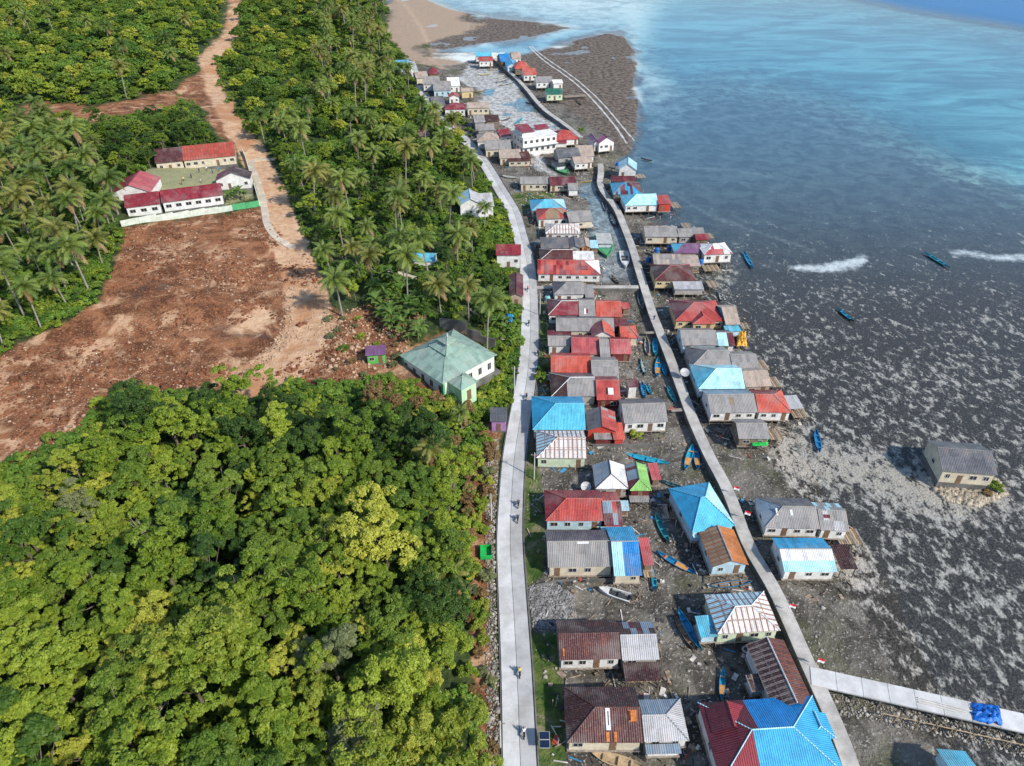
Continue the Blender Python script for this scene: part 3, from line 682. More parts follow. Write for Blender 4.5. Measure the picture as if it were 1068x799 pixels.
# bottom rows beside the road
h1 = H('maroon roofed house beside the grass verge, white skylight strip in its roof', (591.5,775), (671,775), 738, 'hipl', ['brown','choc','choc'], 'cream', zf=1.5)
H('pale grey hip roofed annex on the right of the house with a skylight strip', (672,774), (719,773), 746, 'hipr', ['zincl','steel'], 'white', ze=3.7)
H('low blue grey lean-to below the pale grey annex', (674,787), (711,786), 776, 'shed', 'steel', 'white', ze=2.9, pitch=10, cat='shed', name='shed')
H('rusty dark maroon long roofed house with white wall facing its small yard', (583.5,689), (648,687.5), 661, 'gable', ['brown','choc'], 'white', zf=1.45)
H('grey roofed annex with patched maroon and grey rear slope', (649,689), (688,688), 662.5, 'gable', ['zincl',['steel','maroon','choc']], 'grey', ze=3.8)
H('open maroon slatted lean-to in front of the patched grey annex', (652,711), (690,710), 691, 'shed', ['choc','brown','zinc','maroon'], 'wood', ze=2.6, pitch=8, cat='shed', name='shed', bare=True)
H('long weathered grey roofed house with cream wall above the white speedboat', (571.5,592), (640,591), 565, 'gable', ['zinc','zincd'], 'cream', zf=1.4)
H('house patched with cyan and blue roof sheets next to the long grey roof', (640.5,601), (670,600.5), 565, 'gable', [[(.45,'ice'),(1,'blue')],'azure'], 'cream', ze=3.9)
H('narrow pink red shed against the blue patched house', (671.5,590), (682.5,589.5), 561, 'shed', 'pink', 'wood', ze=3.4, pitch=9, cat='shed', name='shed')
H('bright red hip roofed house with pale blue wall beside the grass strip', (569,543.5), (630,543.5), 520.5, 'hipl', ['red','crimson','crimson'], 'lblue', zf=1.4)
H('red roofed rear wing patched with rust and bare sheets', (630.5,548), (650,547.5), 523, 'gable', [['red','maroon','brown*','steel'],'red'], 'red', ze=3.8)
H('tiny cyan roofed lean-to behind the patched red wing', (647,533), (656.5,533), 522, 'shed', 'lblue', 'wood', ze=3.2, pitch=8, cat='shed', name='shed')
H('pale blue strip roof between the red house and the long grey roof', (627,556), (650,556), 549.5, 'shed', 'ice', 'lblue', ze=3.0, pitch=10, cat='shed', name='shed')
H('square hip roofed house with one blue grey and two white roof faces', (621,510), (655.5,510), 480, 'nsfront', ['white','white','steel','white'], 'grey', capm=roofm('brown'))
H('green and maroon hip roofed house against the white hip roof', (657,512), (679.5,512), 482, 'nsfront', ['green','green',['maroon','steel'],'green'], 'maroon', capm=roofm('green'))
H('pink sheet shed at the end of the green roofed house', (680,501), (690,500.5), 483, 'shed', 'pink', 'wood', ze=3.5, pitch=9, cat='shed', name='shed')
H('grey boarded landing roof below the green roofed house', (657,524), (677,524), 517, 'shed', 'zinc', 'wood', ze=2.4, pitch=6, cat='shed', name='shed', bare=True)
H('large bright cyan roofed house at the road edge', (555.5,448.5), (611,448.5), 421.3, 'hipl', ['cyan!','azure!','azure!'], 'white', zf=1.4)  # deeper blue rear and left faces carry painted shade
H('white roofed house striped with rust, pale green wall, below the cyan roof', (559.5,478), (612,478.5), 456.5, 'hipl', ['white#','white#','lblue#'], 'pgreen', zf=1.4)
H('red and grey gabled house right of the big cyan roof', (612,449.5), (643.5,450.5), 424, 'ns', ['red','red','zincd',[(.5,'red'),(1,['zinc','red'])]], 'red', capm=roofm('red'))
H('red porch wing of the red and grey gabled house', (640,459), (652,458.5), 441, 'shed', 'redo', 'red', ze=3.2, pitch=14, cat='shed', name='shed')
H('low grey porch in front of the red gable', (620,458.5), (639,458.5), 450, 'shed', 'zinc', 'maroon', ze=3.0, pitch=8, cat='shed', name='shed')
H('long dark grey roofed house with white wall and tan doors by the canal', (651,441.5), (697,440), 421.5, 'gable', ['zinc','zincd'], 'white', zf=1.4)
H('grey roofed house with dark maroon hip end at the road', (575,414), (622,413.5), 394, 'hipl', [[(.35,'choc'),(1,'zinc')],'zincd','choc'], 'grey', capm='white')
H('red roofed house with a white skylight, next to a tiny white hut', (622.5,417.5), (647.5,417.5), 397, 'gable', ['red','crimson'], 'maroon')
H('tomato red roofed house with yellow wall beside the road', (574.5,388.5), (617,389), 372, 'gable', ['redo','red'], 'yellow', zf=1.4)
H('plain grey roof behind the tomato red roof', (617.5,396), (646,396), 376.5, 'gable', ['zinc','zinc'], 'grey')
H('tiny white hut with maroon roof standing among moored canoes', (655,404), (666,403.5), 397, 'gable', 'maroon', 'white', ze=4.6, cat='hut', name='hut', zf=1.3)
H('long pink red roof in the middle of the row', (596,369.5), (626,370), 353, 'gable', ['pink','crimson'], 'cream')
H('small grey roofed house with white porch wall at the road', (571.5,361), (596,361), 351.5, 'gable', 'zinc', 'white', zf=1.4)
H('grey roof wedged between two pink roofs', (626.3,375.5), (637,375.5), 355, 'gable', 'zinc', 'grey')
H('pink red roof with maroon wall near the canal', (637.3,369.5), (659,369.5), 354.5, 'gable', ['pink','crimson'], 'maroon')
H('long weathered grey roof below the maroon hip roof', (580,345.5), (641,346), 332.5, 'gable', ['zinc','zincd'], 'cream')
H('low maroon strip roof left of the red gable', (571,350.5), (596,350.5), 344.5, 'shed', 'maroon', 'white', ze=3.4, pitch=12, cat='shed', name='shed')
H('red gable with a white front crossing the grey roof', (617,352), (641.5,352), 334, 'ns', ['red','red','crimson','redo'], 'white', ze=4.3, pitch=30, capm=roofm('red'))
H('orange red hip roof at the canal, right of the white gable', (647.3,353), (666,353), 341.5, 'hipr', ['redo','red'], 'cream')
H('small dark maroon roof above the orange red hip', (641,341), (655,341), 333, 'gable', 'maroon', 'maroon', cat='shed', name='shed')
H('maroon hip roofed house with pale ridges south of the cross path', (571.7,329), (604,329), 314.2, 'hipl', ['crimson','maroon','maroon'], 'white', capm='white', zf=1.4)
H('grey middle roof with a red skylight joined to the maroon hip', (604.3,330), (621.5,330), 313.5, 'gable', ['zinc','zincd'], 'grey')
H('bright red roofed house joined to the grey middle roof', (621.8,330.5), (649,331), 315, 'gable', ['redo','red'], 'red')
H('small red lean-to at the canal end of the bright red roof', (649.5,322.5), (657.5,322), 315.5, 'shed', 'red', 'wood', ze=3.6, pitch=12, cat='shed', name='shed')
H('grey hip roofed house touching the cross path', (577.5,307.5), (610,307), 295, 'hipl', ['zinc','zincd','zincd'], 'white')
H('grey sheet annex right of the hip roof by the cross path', (610.5,310.5), (620,310.5), 297, 'shed', 'zinc', 'grey', ze=3.4, pitch=10, cat='shed', name='shed')
H('long red roof patched in two reds with a white end slope', (560.5,286), (626.5,287), 272, 'hipr', [['red','redo','crimson'],'red','red','white'], 'white', capm=roofm('red'))
H('dark brown tiled hip roof above the long red roof', (563,272), (598,272), 260.7, 'hipl', ['brown','choc','choc'], 'cream', capm='white')
H('white and ice blue flat shed by the green boat', (598.3,273.5), (620.5,273.5), 262, 'shed', ['white','ice','white'], 'white', ze=3.8, pitch=9, cat='shed', name='shed')
H('grey ribbed roof above the dark brown hip', (564.2,259.6), (593.5,259), 248, 'gable', ['zincd','zinc'], 'orange')
H('dark grey gable end joined to the grey ribbed roof', (593.8,259), (606,259), 246, 'ns', 'zincd', 'grey')
H('tan roofed gable near the stern of the green boat', (606,258.5), (616,258.5), 247, 'ns', 'tan', 'orange')
H('pale teal boat shed on the canal bank', (616,259), (624,259), 250.5, 'shed', 'lblue', 'wood', ze=3.0, pitch=14, cat='shed', name='shed')
H('rust striped hip roof with white ridge caps', (568.8,243.8), (605.5,244), 234, 'hip', ['white#','white#','white#'], 'white', capm='white')
H('red hip roof faded to rust in the middle, below the cyan hip', (561,229), (592.8,227.8), 217.6, 'hip', [[(.25,'red'),(.7,'rtan*'),(1,'red')],'red'], 'white', capm=roofm('red'))
H('cyan hip roofed house by the road bend', (554,219.8), (591,219), 207.6, 'hip', ['cyan','azure','azure','lblue'], 'grey', capm=roofm('brown'))
H('grey roofed house with pale yard on the canal side', (593.8,232.4), (619,230.6), 220.4, 'gable', 'zinc', 'cream')
# upper middle
H('long grey brown roof with cream wall above the cyan hip', (542.5,192), (572.5,192), 184.8, 'gable', 'zinc', 'cream')
H('dark maroon roof beside the long grey brown roof', (573.3,193.5), (601,193), 184.8, 'gable', ['maroon','choc'], 'cream')
H('small grey hut at the water end of the maroon roof', (592.7,198.6), (603.6,198.4), 191.5, 'gable', 'zinc', 'white', ze=3.8, cat='hut', name='hut')
H('tan roofed house with dark red veranda by the road', (521,165.5), (544,164.8), 156.2, 'gable', 'tan', 'cream')
H('dark red veranda roof in front of the tan roof', (530,168.5), (553,168), 163, 'shed', 'brown', 'cream', ze=3.4, pitch=10, cat='shed', name='shed')
H('red sheet roof right of the tan roofed house', (545,165.5), (554,164.5), 158.5, 'gable', ['brown','red'], 'tan', cat='shed', name='shed')
H('red hip roof with a small front gable beside the white block', (576,147), (604,145), 136, 'hip', ['red','crimson'], 'white', capm=roofm('red'))
H('low red porch roof in front of the red hip', (578.6,149.8), (591.5,149.5), 144.5, 'shed', 'crimson', 'white', ze=3.4, pitch=14, cat='shed', name='shed')
H('dark grey roof on the jetty beside the green barge', (582,165), (606,163.5), 155, 'gable', ['zincd','zinc'], 'grey')
H('tan roofed white house on stilts at the head of the walkway', (599.3,171), (618.5,169.5), 163.5, 'gable', 'tan', 'white')
H('long tan roof behind the white stilt house', (602,163.5), (620,163), 152, 'gable', 'tan', 'white')
H('purple roofed house with white wall at the sea edge', (624.6,150), (641.5,148), 140.5, 'ns', 'plum', 'white', ze=5.2, pitch=30)
H('purple wing left of the white walled purple house', (619.5,150), (627,149.5), 139.5, 'ns', 'purple', 'white', ze=4.8, pitch=30)
H('white gabled house with pale blue roof at the sea edge', (645,176.5), (664,177.5), 164, 'ns', 'lblue', 'white', ze=5.0, pitch=32)
H('dark maroon roof behind the blue and maroon hip', (638,189.5), (663,189.5), 184, 'gable', 'maroon', 'wood')
H('blue roof with a maroon patch and small blue front gable', (639.5,203), (671,203), 190.2, 'hip', [[(.12,'azure'),(.7,['maroon','azure','maroon']),(1,'azure')],'maroon','azure','maroon'], 'wood')
H('pale cyan roof with white wall between the blue hip and a red box room', (652,214.8), (687,213.8), 203, 'hipl', ['ice','cyan','cyan'], 'white')
H('red painted box room joined to the pale cyan house', (687,213), (701,212.5), 203.5, 'shed', 'red', 'red', ze=4.6, pitch=6)
# sea side of the walkway
H('grey front slope with red and white patched rear slope', (673,247.2), (708,247.2), 236.7, 'gable', ['zinc',['pink','white','white','red','crimson']], 'cream', pitch=20)
H('grey extension roof stretching seaward from the patched red white roof', (708.3,247.5), (736,246.5), 238.5, 'gable', 'zinc', 'grey')
H('small maroon roof with white marks behind the pink stilt house', (726,250.5), (740,250), 244.5, 'gable', 'crimson', 'wood', cat='shed', name='shed')
H('pink and white hip roofed house on tall stilts over the sea', (734.3,266), (764.5,264.8), 254.5, 'hip', [['pink','pink','white'],'pink','white','white'], 'white', ze=4.8, capm='white', zf=2.1)
H('purple roofed house with turquoise hip end', (703.5,264.3), (732,264.3), 254.3, 'hipl', ['purple','purple','cyan'], 'tan')
H('brown and tan low roof behind the blue tank', (682,276.2), (712,276.2), 265.5, 'gable', [['zinc','tan'],'brown'], 'wood')
H('pinkish tan sheet roof between brown roof and stilt house', (712.5,278), (731,278), 266.5, 'shed', 'tan', 'wood', ze=3.8, pitch=10, cat='shed', name='shed')
H('dark maroon hip roofed house by the cross path junction', (683,293), (726.5,293), 277.3, 'hip', ['brown','choc','choc','brown'], 'yellow', capm=roofm('pink'))
H('grey lean-to below the dark maroon hip roof', (703.5,302), (734.5,302), 293.5, 'shed', 'zincl', 'grey', ze=3.3, pitch=8, cat='shed', name='shed')
H('large red hip roof with front gable and yellow walls', (704.4,335), (756,335.3), 316.3, 'hip', ['red','crimson','maroon','red'], 'yellow', capm=roofm('pink'))
H('red hip roofed porch projecting from the large yellow walled house', (722.5,338.2), (746.5,338), 329, 'nsfront', ['red','red','crimson','red'], 'yellow', capm=roofm('pink'), D=4.5, cat='porch', name='porch')
H('tan sheet roof joined seaward to the large red hip', (757,339), (772.5,338.5), 321, 'gable', 'tan', 'blue')
H('blue walled shed below the tan sheet roof', (757,346), (773,345.5), 339.5, 'shed', 'cyan', 'lblue', ze=3.2, pitch=8, cat='shed', name='shed')
H('weathered grey long roof on blue stilts below the yellow house', (711.5,360.5), (749,360.5), 345.2, 'gable', 'zinc', 'lblue')
H('ice blue and maroon patched roof next to an orange tarpaulin', (749.5,361), (767,361), 347, 'gable', [[(.5,'ice'),(1,'maroon')],'zincd'], 'white')
H('grey roofed house with dark hip end at the walkway', (720.5,383.5), (764,384), 366, 'hipl', ['zinc','zinc','zincd'], 'grey')
H('lower grey roof extending seaward behind the dark hip house', (764.3,385), (791.8,385), 370, 'gable', 'zinc', 'grey')
H('ice white roofed house with cyan hip end', (728.5,406), (777.5,405.5), 385, 'hipl', ['ice','ice','cyan'], 'lblue')
H('tan sheet roof joined to the ice white roof', (778,404), (805,403), 387.5, 'gable', 'tan', 'tan')
H('long grey brown roof with white wall next to a red hip', (741,431), (790.5,430.3), 411.8, 'gable', ['zinc','steel'], 'white')
H('bright red hip roof with white wall at the seaward end', (791,430.3), (826,430.8), 412, 'hipr', ['redo','crimson'], 'white')
H('grey open platform roof behind the bright red hip', (820,427), (838.5,426), 412.5, 'shed', 'zincl', 'wood', ze=3.0, pitch=5, cat='shed', name='shed', bare=True)
H('small grey roofed hut on stilts above a green tarpaulin', (770.5,458), (803,458), 442, 'gable', 'zinc', 'wood', ze=3.9, cat='hut', name='hut')
H('dark grey roofed house with slate hip end and two skylights', (798,550.5), (855.5,552), 528.6, 'hipl', ['zinc','zincd','steel'], 'white')
H('patchwork roof of grey, red and cyan sheets at the seaward end', (856,553), (886,554.5), 533, 'gable', [['zinc','zinc','zincl','red','steel'],['ice','zinc','red']], 'white')
H('white and maroon banded roof with blue rear slope on stilts', (818,596.5), (873.5,596.5), 573, 'gable', [('rows',['ice','maroon','white']),'azure'], 'white', pitch=20)
H('low dark maroon platform roof beside the banded house', (877,594), (895,593.5), 568, 'shed', ['choc','maroon','brown*'], 'wood', ze=2.6, pitch=4, cat='shed', name='shed', bare=True)
H('azure hip roofed house squeezed against the walkway', (722,556), (767,548.5), 519, 'hip', ['cyan!','azure!','azure!','ice'], 'lblue', capm=roofm('cyan'), ze=4.4)  # rear and left faces coloured deeper blue to paint in their shade
H('small ice blue shed at the front of the azure hip roof', (723.5,561), (735,559.5), 550, 'shed', 'ice', 'lblue', ze=3.2, pitch=10, cat='shed', name='shed')
H('gabled house with one brown and one orange rust slope', (742.5,592), (781,589.5), 548, 'ns', ['rtan*','rtan*','rtan#','orange'], 'lblue', capm=roofm('zincl'))
H('hip roofed house striped with rust over cyan and white', (748.5,662), (814,658), 632.5, 'hip', ['white#','lblue#','lblue#','white#'], 'pgreen', capm='white', ze=4.3)
H('cyan lean-to on the left of the rust striped hip roof', (731,665.5), (749,664), 642, 'shed', 'cyan', 'lblue', ze=3.4, pitch=9, cat='shed', name='shed')
H('long gabled roof of dark rust ribs against the walkway', (807.5,741.5), (850,736.5), 664.5, 'ns', ['brown#','brown#','choc#','brown#'], 'white', capm='white', ze=4.3, pitch=25)
H('small rusty lean-to on the left of the dark ribbed roof', (784,722), (800,719.5), 703, 'shed', ['choc#','rtan'], 'lblue', ze=3.2, pitch=9, cat='shed', name='shed')
H('big hip roof half dark red and half bright blue at the bottom edge', (752,817), (882,808), 760, 'hip', [[(.34,'crimson!'),(1,'azure!')],[(.62,'blue!'),(1,'maroon!')],'maroon!','azure!'], 'white', capm=roofm('ice'), ze=4.6)  # darker red and blue away from the sun: shade put into the colour
H('dark red cross wing at the back of the red and blue roof', (743,765), (784,763), 731, 'ns', ['crimson!','crimson!','maroon!','crimson!'], 'white', capm=roofm('crimson'), ze=5.0, pitch=30)
H('small blue wing of the red and blue roof at the walkway', (846,772), (872,770), 742, 'nsfront', ['azure!','azure!','azure!','azure!'], 'white', capm=roofm('ice'), ze=4.5, pitch=22)
H('teal roof corner cut by the bottom edge near the pier', (1000,842), (1032,845), 806, 'gable', 'cyan', 'lblue', ze=3.6)
iso = H('lone grey roofed house with blue gable end standing out on the flats', (983,491.5), (1041,496), 469.3, 'gable', ['zincd','zincd'], 'cream', ze=4.6, zf=1.5, stilts=False)
# left of the road
H('crimson roofed white house on the left roadside', (517,266.5), (543.5,266.5), 255.5, 'gable', ['crimson','crimson'], 'white', ze=6.2, zf=2.0)
H('small maroon roofed house tucked against the left roadside', (531,309.5), (546,309.5), 284, 'ns', ['brown','brown','brown','maroon'], 'tan', ze=5.0)
H('white house with pale blue gable roof left of the road bend', (479,214.5), (503,213.5), 197, 'ns', ['lblue','lblue','lblue','zincl'], 'white', ze=8.5, pitch=28, zf=3.0)
H('white side wing of the pale blue gabled house', (500,216), (515.5,215), 202, 'gable', 'zincl', 'white', ze=7.0, zf=2.0)
H('purple walled roadside stall under two grey sheets', (511,440), (529,440), 425, 'shed', 'zincd', 'purple', ze=4.4, pitch=8, cat='stall', name='stall', near=False)
H('small cyan roofed hut among the palms', (430,272.5), (454,273), 264.5, 'gable', ['cyan','white'], 'white', ze=9.0, cat='hut', name='hut')
H('small green hut with purple roof beside the clearing', (381,371.5), (402.5,370), 360.5, 'shed', 'purple', 'kgreen', ze=9.4, pitch=12, cat='hut', name='hut')
# far end of the village
for lab, fl, fr, ry, ty, rf, wl_ in [
 ('blue roof at the far left end of the village', (408.5,71), (428,70), 63, 'gable', 'azure', 'lblue'), ('tiny blue roof peeking above the far palms', (374,50), (384,49.6), 46, 'gable', 'azure', 'white'),
 ('grey tan roof near the far beach', (434,82), (447,81), 75, 'gable', 'tan', 'cream'), ('small maroon hut on the far shore', (447.5,77.5), (458,77), 70.5, 'hip', 'crimson', 'wood'),
 ('grey roof pair at the far end of the road', (441,88.5), (459,88), 80, 'gable', 'zinc', 'white'), ('wide grey roof below the far grey pair', (452,95), (471,94.5), 85, 'gable', 'zinc', 'lblue'),
 ('white flat roofed building in the far row', (467,90), (480,89.5), 81, 'gable', 'white', 'white'), ('tan box house at the edge of the upper inlet', (481,96), (494,95.5), 92, 'gable', 'cream' if 0 else 'tan', 'yellow'),
 ('small red gable in the far row', (468,102), (479.5,101.5), 96, 'ns', 'red', 'white'), ('dark slate roof beside the far palms', (451,111), (465,110), 101, 'gable', 'zincd', 'grey'),
 ('crimson hip roof with white wall in the far row', (463.5,114.4), (485.5,114), 107.5, 'hip', 'crimson', 'white'), ('long tan roof with cream wall next to the crimson hip', (487,113.2), (510.5,112.6), 107, 'gable', 'tan', 'cream'),
 ('grey roof below the long tan roof', (495,128.3), (506.5,127.6), 120.5, 'gable', 'zinc', 'grey'), ('maroon roof at the inner inlet bank', (506.8,127), (521.5,126), 120.5, 'gable', 'choc', 'wood'),
 ('grey roof with long eaves above the rust patched hip', (498.5,136.5), (516,136), 129.5, 'gable', 'zinc', 'grey'), ('red roof facing the white block across a lane', (521.5,143), (533.5,142), 135, 'gable', 'crimson', 'white'),
 ('rust patched hip roof near the roadside palms', (497.5,148), (521,147.6), 138.5, 'hip', 'tan', 'white'), ('grey roof just above the tan roof and veranda', (506,156.5), (533.5,155.6), 146.5, 'gable', 'zinc', 'cream'),
 ('small maroon roof among the far palms', (430,143.2), (448,143), 136.5, 'gable', 'brown', 'tan'),
 ('long light blue roof behind the far red stilt house', (496,59), (513,58.6), 54.5, 'gable', 'cyan', 'white'), ('red roofed white house on stilts at the far walkway end', (499.5,64), (514.5,63.6), 59.6, 'gable', 'red', 'white'),
 ('dark blue roof right of the far walkway', (522.5,64.5), (532,64), 56.5, 'gable', 'blue', 'wood'), ('bright blue gable on the far walkway', (529,69), (540,68.6), 60.5, 'ns', 'azure', 'lblue'),
 ('tan and white roof at the tip of the far walkway', (534,61.6), (544,61.3), 54.5, 'gable', 'tan', 'white'), ('red orange roof on the far walkway', (537,72), (553,71.5), 63.8, 'hip', 'redo', 'wood'),
 ('orange gable with white wall on the far walkway', (546,78.5), (560,78), 71.5, 'gable', 'redo', 'white'), ('grey ribbed roof on a wide white house by the far walkway', (559,86), (577,85.5), 80, 'gable', 'zinc', 'white'),
 ('white flat annex of the far wide white house', (577,87.5), (587.5,87), 83, 'shed', 'white', 'white'), ('dark green roofed house on stilts over the mudflat', (570,98.8), (587.5,98.2), 92.5, 'gable', 'dgreen', 'pgreen')]:
    H(lab, fl, fr, ry, ty, rf, wl_, ze=(4.6 if fl[0] > 494 else 5.2))
# skylights, gaps and patches seen in single roofs
def skylight(lab, px0, py0, px1, py1, mat, name='skylight'):
    root, L, D, ze2, pt, c_, ux = next(v for k, v in HD.items() if k.startswith(lab)); zr_ = root.location.z; uy = Vector((-ux.y, ux.x, 0)); P = []
    for px, py in ((px0, py0), (px1, py1)):
        z = zr_+ze2+.5
        for _ in range(12):
            q = unp(px, py, z); ly = (q-Vector((c_.x, c_.y, z))).dot(uy); z = zr_+ze2+(ly+D/2)*math.tan(pt)
        P.append(((q-Vector((c_.x, c_.y, z))).dot(ux), ly))
    (x0, y0), (x1, y1) = P; y0, y1 = sorted((y0, y1)); x0, x1 = sorted((x0, x1)); s = lambda y: ze2+(y+D/2)*math.tan(pt)+.13; n = Vector((0, -math.sin(pt), math.cos(pt)))
    m = MB(); m.prism([Vector((x0, y0, s(y0))), Vector((x1, y0, s(y0))), Vector((x1, y1, s(y1))), Vector((x0, y1, s(y1)))], n, .08); return m.build(name, mat, root)
M_gap = plain('roof_gap', (.02,.018,.016), .9); M_sky = paint((.72,.74,.74), .4, .2, .4, 'skylight_sheet'); M_orange = plain('rust_patch', (.42,.14,.04), .8, 0, .4)  # black plates paint in the shade inside roof openings
for a_ in (('maroon roofed house beside', 631,739,637,762, M_sky), ('maroon roofed house beside', 633,742,635.5,757, M_gap, 'opening_shade'), ('maroon roofed house beside', 655,741,664.5,753, M_orange, 'rust_patch'), ('maroon roofed house beside', 655,742,658,752, M_gap, 'opening_shade'), ('maroon roofed house beside', 632,764,636,774, M_orange, 'rust_patch'), ('maroon roofed house beside', 640,764,644,774, M_orange, 'rust_patch'),
    ('dark grey roofed house with slate', 808.5,530.5,811.5,538, M_sky), ('dark grey roofed house with slate', 823.5,532,827,538, M_sky), ('red roofed house with a white', 634,405,640,412, M_sky), ('red roofed house with a white', 632,405,634,411, M_gap, 'opening_shade'), ('grey middle roof', 609,322,611.2,328, M_sky), ('grey middle roof', 611.5,322.5,613.5,327, roofm('crimson'), 'red_patch'),
    ('long weathered grey roofed house', 602,565.5,614,567.5, M_sky), ('rusty dark maroon', 587,677,589,685, M_orange, 'rust_patch'), ('patchwork roof', 858.5,537,866,541, roofm('maroon'), 'maroon_patch'), ('long grey brown roof with white', 760,415,766,422, roofm('rtan'), 'brown_patch')): skylight(*a_)
# the school round its yard
def onhill(px, py, up): return gnd(px, py).z+up
zs = gnd(205, 195).z
for lab, fl, fr, ry, ty, rf, wl_, dz in [('dark brown roofed school block at the back of the yard', (161.5,171), (191,168), 155, 'gable', ['brown','choc'], 'cream', 3.2), ('bright red roofed school block with rows of ridged sheets', (190.5,168), (246,162.3), 150.5, 'gable', ['red#','red'], 'cream', 3.2),
   ('plum red gabled school hall at the yard\'s left corner', (115.5,202.5), (157,200.5), 178, 'ns', ['crimson','crimson','crimson','pink'], 'white', 3.4), ('short crimson roofed classroom row beside the long one', (130,217.3), (167,212.8), 202, 'gable', ['crimson','maroon'], 'white', 3.21),
   ('long crimson roofed classroom row with six window pairs', (168.3,211.8), (232.5,203.5), 195.3, 'gable', ['crimson','pink'], 'white', 3.2), ('white gabled school office with dark plum roof', (224,189), (261,186.5), 173, 'ns', ['choc','choc','maroon','choc'], 'white', 3.4)]:
    H(lab, fl, fr, ry, ty, rf, wl_, ze=zs+dz, zf=zs+.2, cat='school building', name='school_building', group='school buildings around the yard', stilts=False, wins=6 if 'six' in lab else 3 if dz == 3.21 else None)
def boundary_wall(pxs, label, mat, h):
    w0 = gnd(*pxs[0]); root = thing('boundary_wall', label, 'wall', (w0.x, w0.y, w0.z))
    pts = [gnd(*q) for q in pxs]
    for a, b in zip(pts[:-1], pts[1:]):
        n = max(1, int((b-a).length/4)); 
        for i in range(n):
            p, q = a.lerp(b, i/n), a.lerp(b, (i+1)/n); d = (q-p).normalized(); s = Vector((-d.y, d.x, 0))*.12
            c = [p-s, q-s-d*.04, q+s-d*.04, p+s]; zt = max(hz(p.x, p.y), hz(q.x, q.y))+h
            c = [Vector((k.x-w0.x, k.y-w0.y, zt-w0.z)) for k in c]
            m = MB(); m.prism(c, Vector((0, 0, 1)), h+.5); m.build('wall_panel', mat, root)
    return root
M_wallg = paint((.66,.72,.62), .75, .3, .2, 'wall_palegreen'); M_wallgr = paint((.10,.42,.18), .75, .3, .2, 'wall_green')
boundary_wall([(127,236.5),(165,230.5),(215,223.5),(243,219.5)], 'pale green boundary wall along the front of the school', M_wallg, 1.8)
boundary_wall([(243,219.3),(271,215.3)], 'bright green end of the school boundary wall', M_wallgr, 1.8)
boundary_wall([(271.3,215),(267,200),(262,185),(257,168),(253,159)], 'green boundary wall down the school\'s right side by the path', M_wallg, 1.6)
# white two storey block
c0 = unp(545.5, 161, 1.4); c1 = unp(580, 156, 1.4); ux = (c1-c0).normalized(); L = (c1-c0).length; uy = Vector((-ux.y, ux.x, 0)); D = 10.5; ce = (c0+c1)/2+uy*D/2
blk = thing('apartment_block', 'white two storey concrete block with red canopy roofs', 'building', (ce.x, ce.y, 1.2), math.atan2(ux.y, ux.x)); FOOT.append((ce.x, ce.y, L/2, D/2, math.atan2(ux.y, ux.x)))
m = MB(); m.box(-L/2, L/2, -D/2, D/2, -1.2, 6.6); m.build('wall', wallm('white'), blk)
m = MB(); m.box(-L/2-.2, L/2+.2, -D/2-.2, D/2+.2, 6.6, 6.85); m.build('parapet', wallm('white'), blk)
m = MB(); m.box(-L/2-.4, L/2+.4, -D/2-1.2, -D/2, 3.1, 3.3); m.build('balcony', wallm('white'), blk)
m = MB(); m.box(-L/2+.3, -L/2+5.5, -D/2+1.5, D/2-1, 6.85, 8.4); m.build('stair_tower', wallm('white'), blk)
slope(blk, [Vector((-L/2, -D/2+1, 8.5)), Vector((-L/2+6, -D/2+1, 8.5)), Vector((-L/2+6, D/2-.6, 9.2)), Vector((-L/2, D/2-.6, 9.2))], 'crimson', False)
slope(blk, [Vector((L/2-6, D/2-4, 7.2)), Vector((L/2, D/2-4, 7.2)), Vector((L/2, D/2, 8)), Vector((L/2-6, D/2, 8))], 'crimson', False)
for z in (1.6, 4.9):
    for i in range(6): window(blk, Matrix.Translation((-L/2+1.2+i*(L-2.4)/5, -D/2, z)), 1.3, 1.3, False)
    for i in range(3): window(blk, Matrix.Translation((-L/2, -D/2+2+i*3, z)) @ Matrix.Rotation(-math.pi/2, 4, 'Z'), 1.2, 1.3, False)
# mosque: square hipped hall turned 45 degrees, stepped crown, porch
g0 = gnd(464, 392); ze = g0.z+4.2
Lc, Fc, Rc = unp(416.7, 371, ze), unp(461.6, 401, ze), unp(517, 369.5, ze)
a, b = Fc-Lc, Rc-Fc; ux = a.normalized(); ux2 = b.normalized(); Lx = a.length; Ly = b.dot(Vector((-ux.y, ux.x, 0)))
uy = Vector((-ux.y, ux.x, 0)); ce = Fc-ux*Lx/2+uy*Ly/2
mz = thing('mosque', 'mint green mosque with stepped sage green hip roof and corner porch', 'mosque', (ce.x, ce.y, g0.z), math.atan2(ux.y, ux.x)); FOOT.append((ce.x, ce.y, Lx/2, Ly/2, math.atan2(ux.y, ux.x)))
M_mint = paint((.46,.66,.42), .7, .2, .2, 'wall_mint'); M_mintl = paint((.74,.80,.66), .7, .2, .2, 'wall_mint_pale')
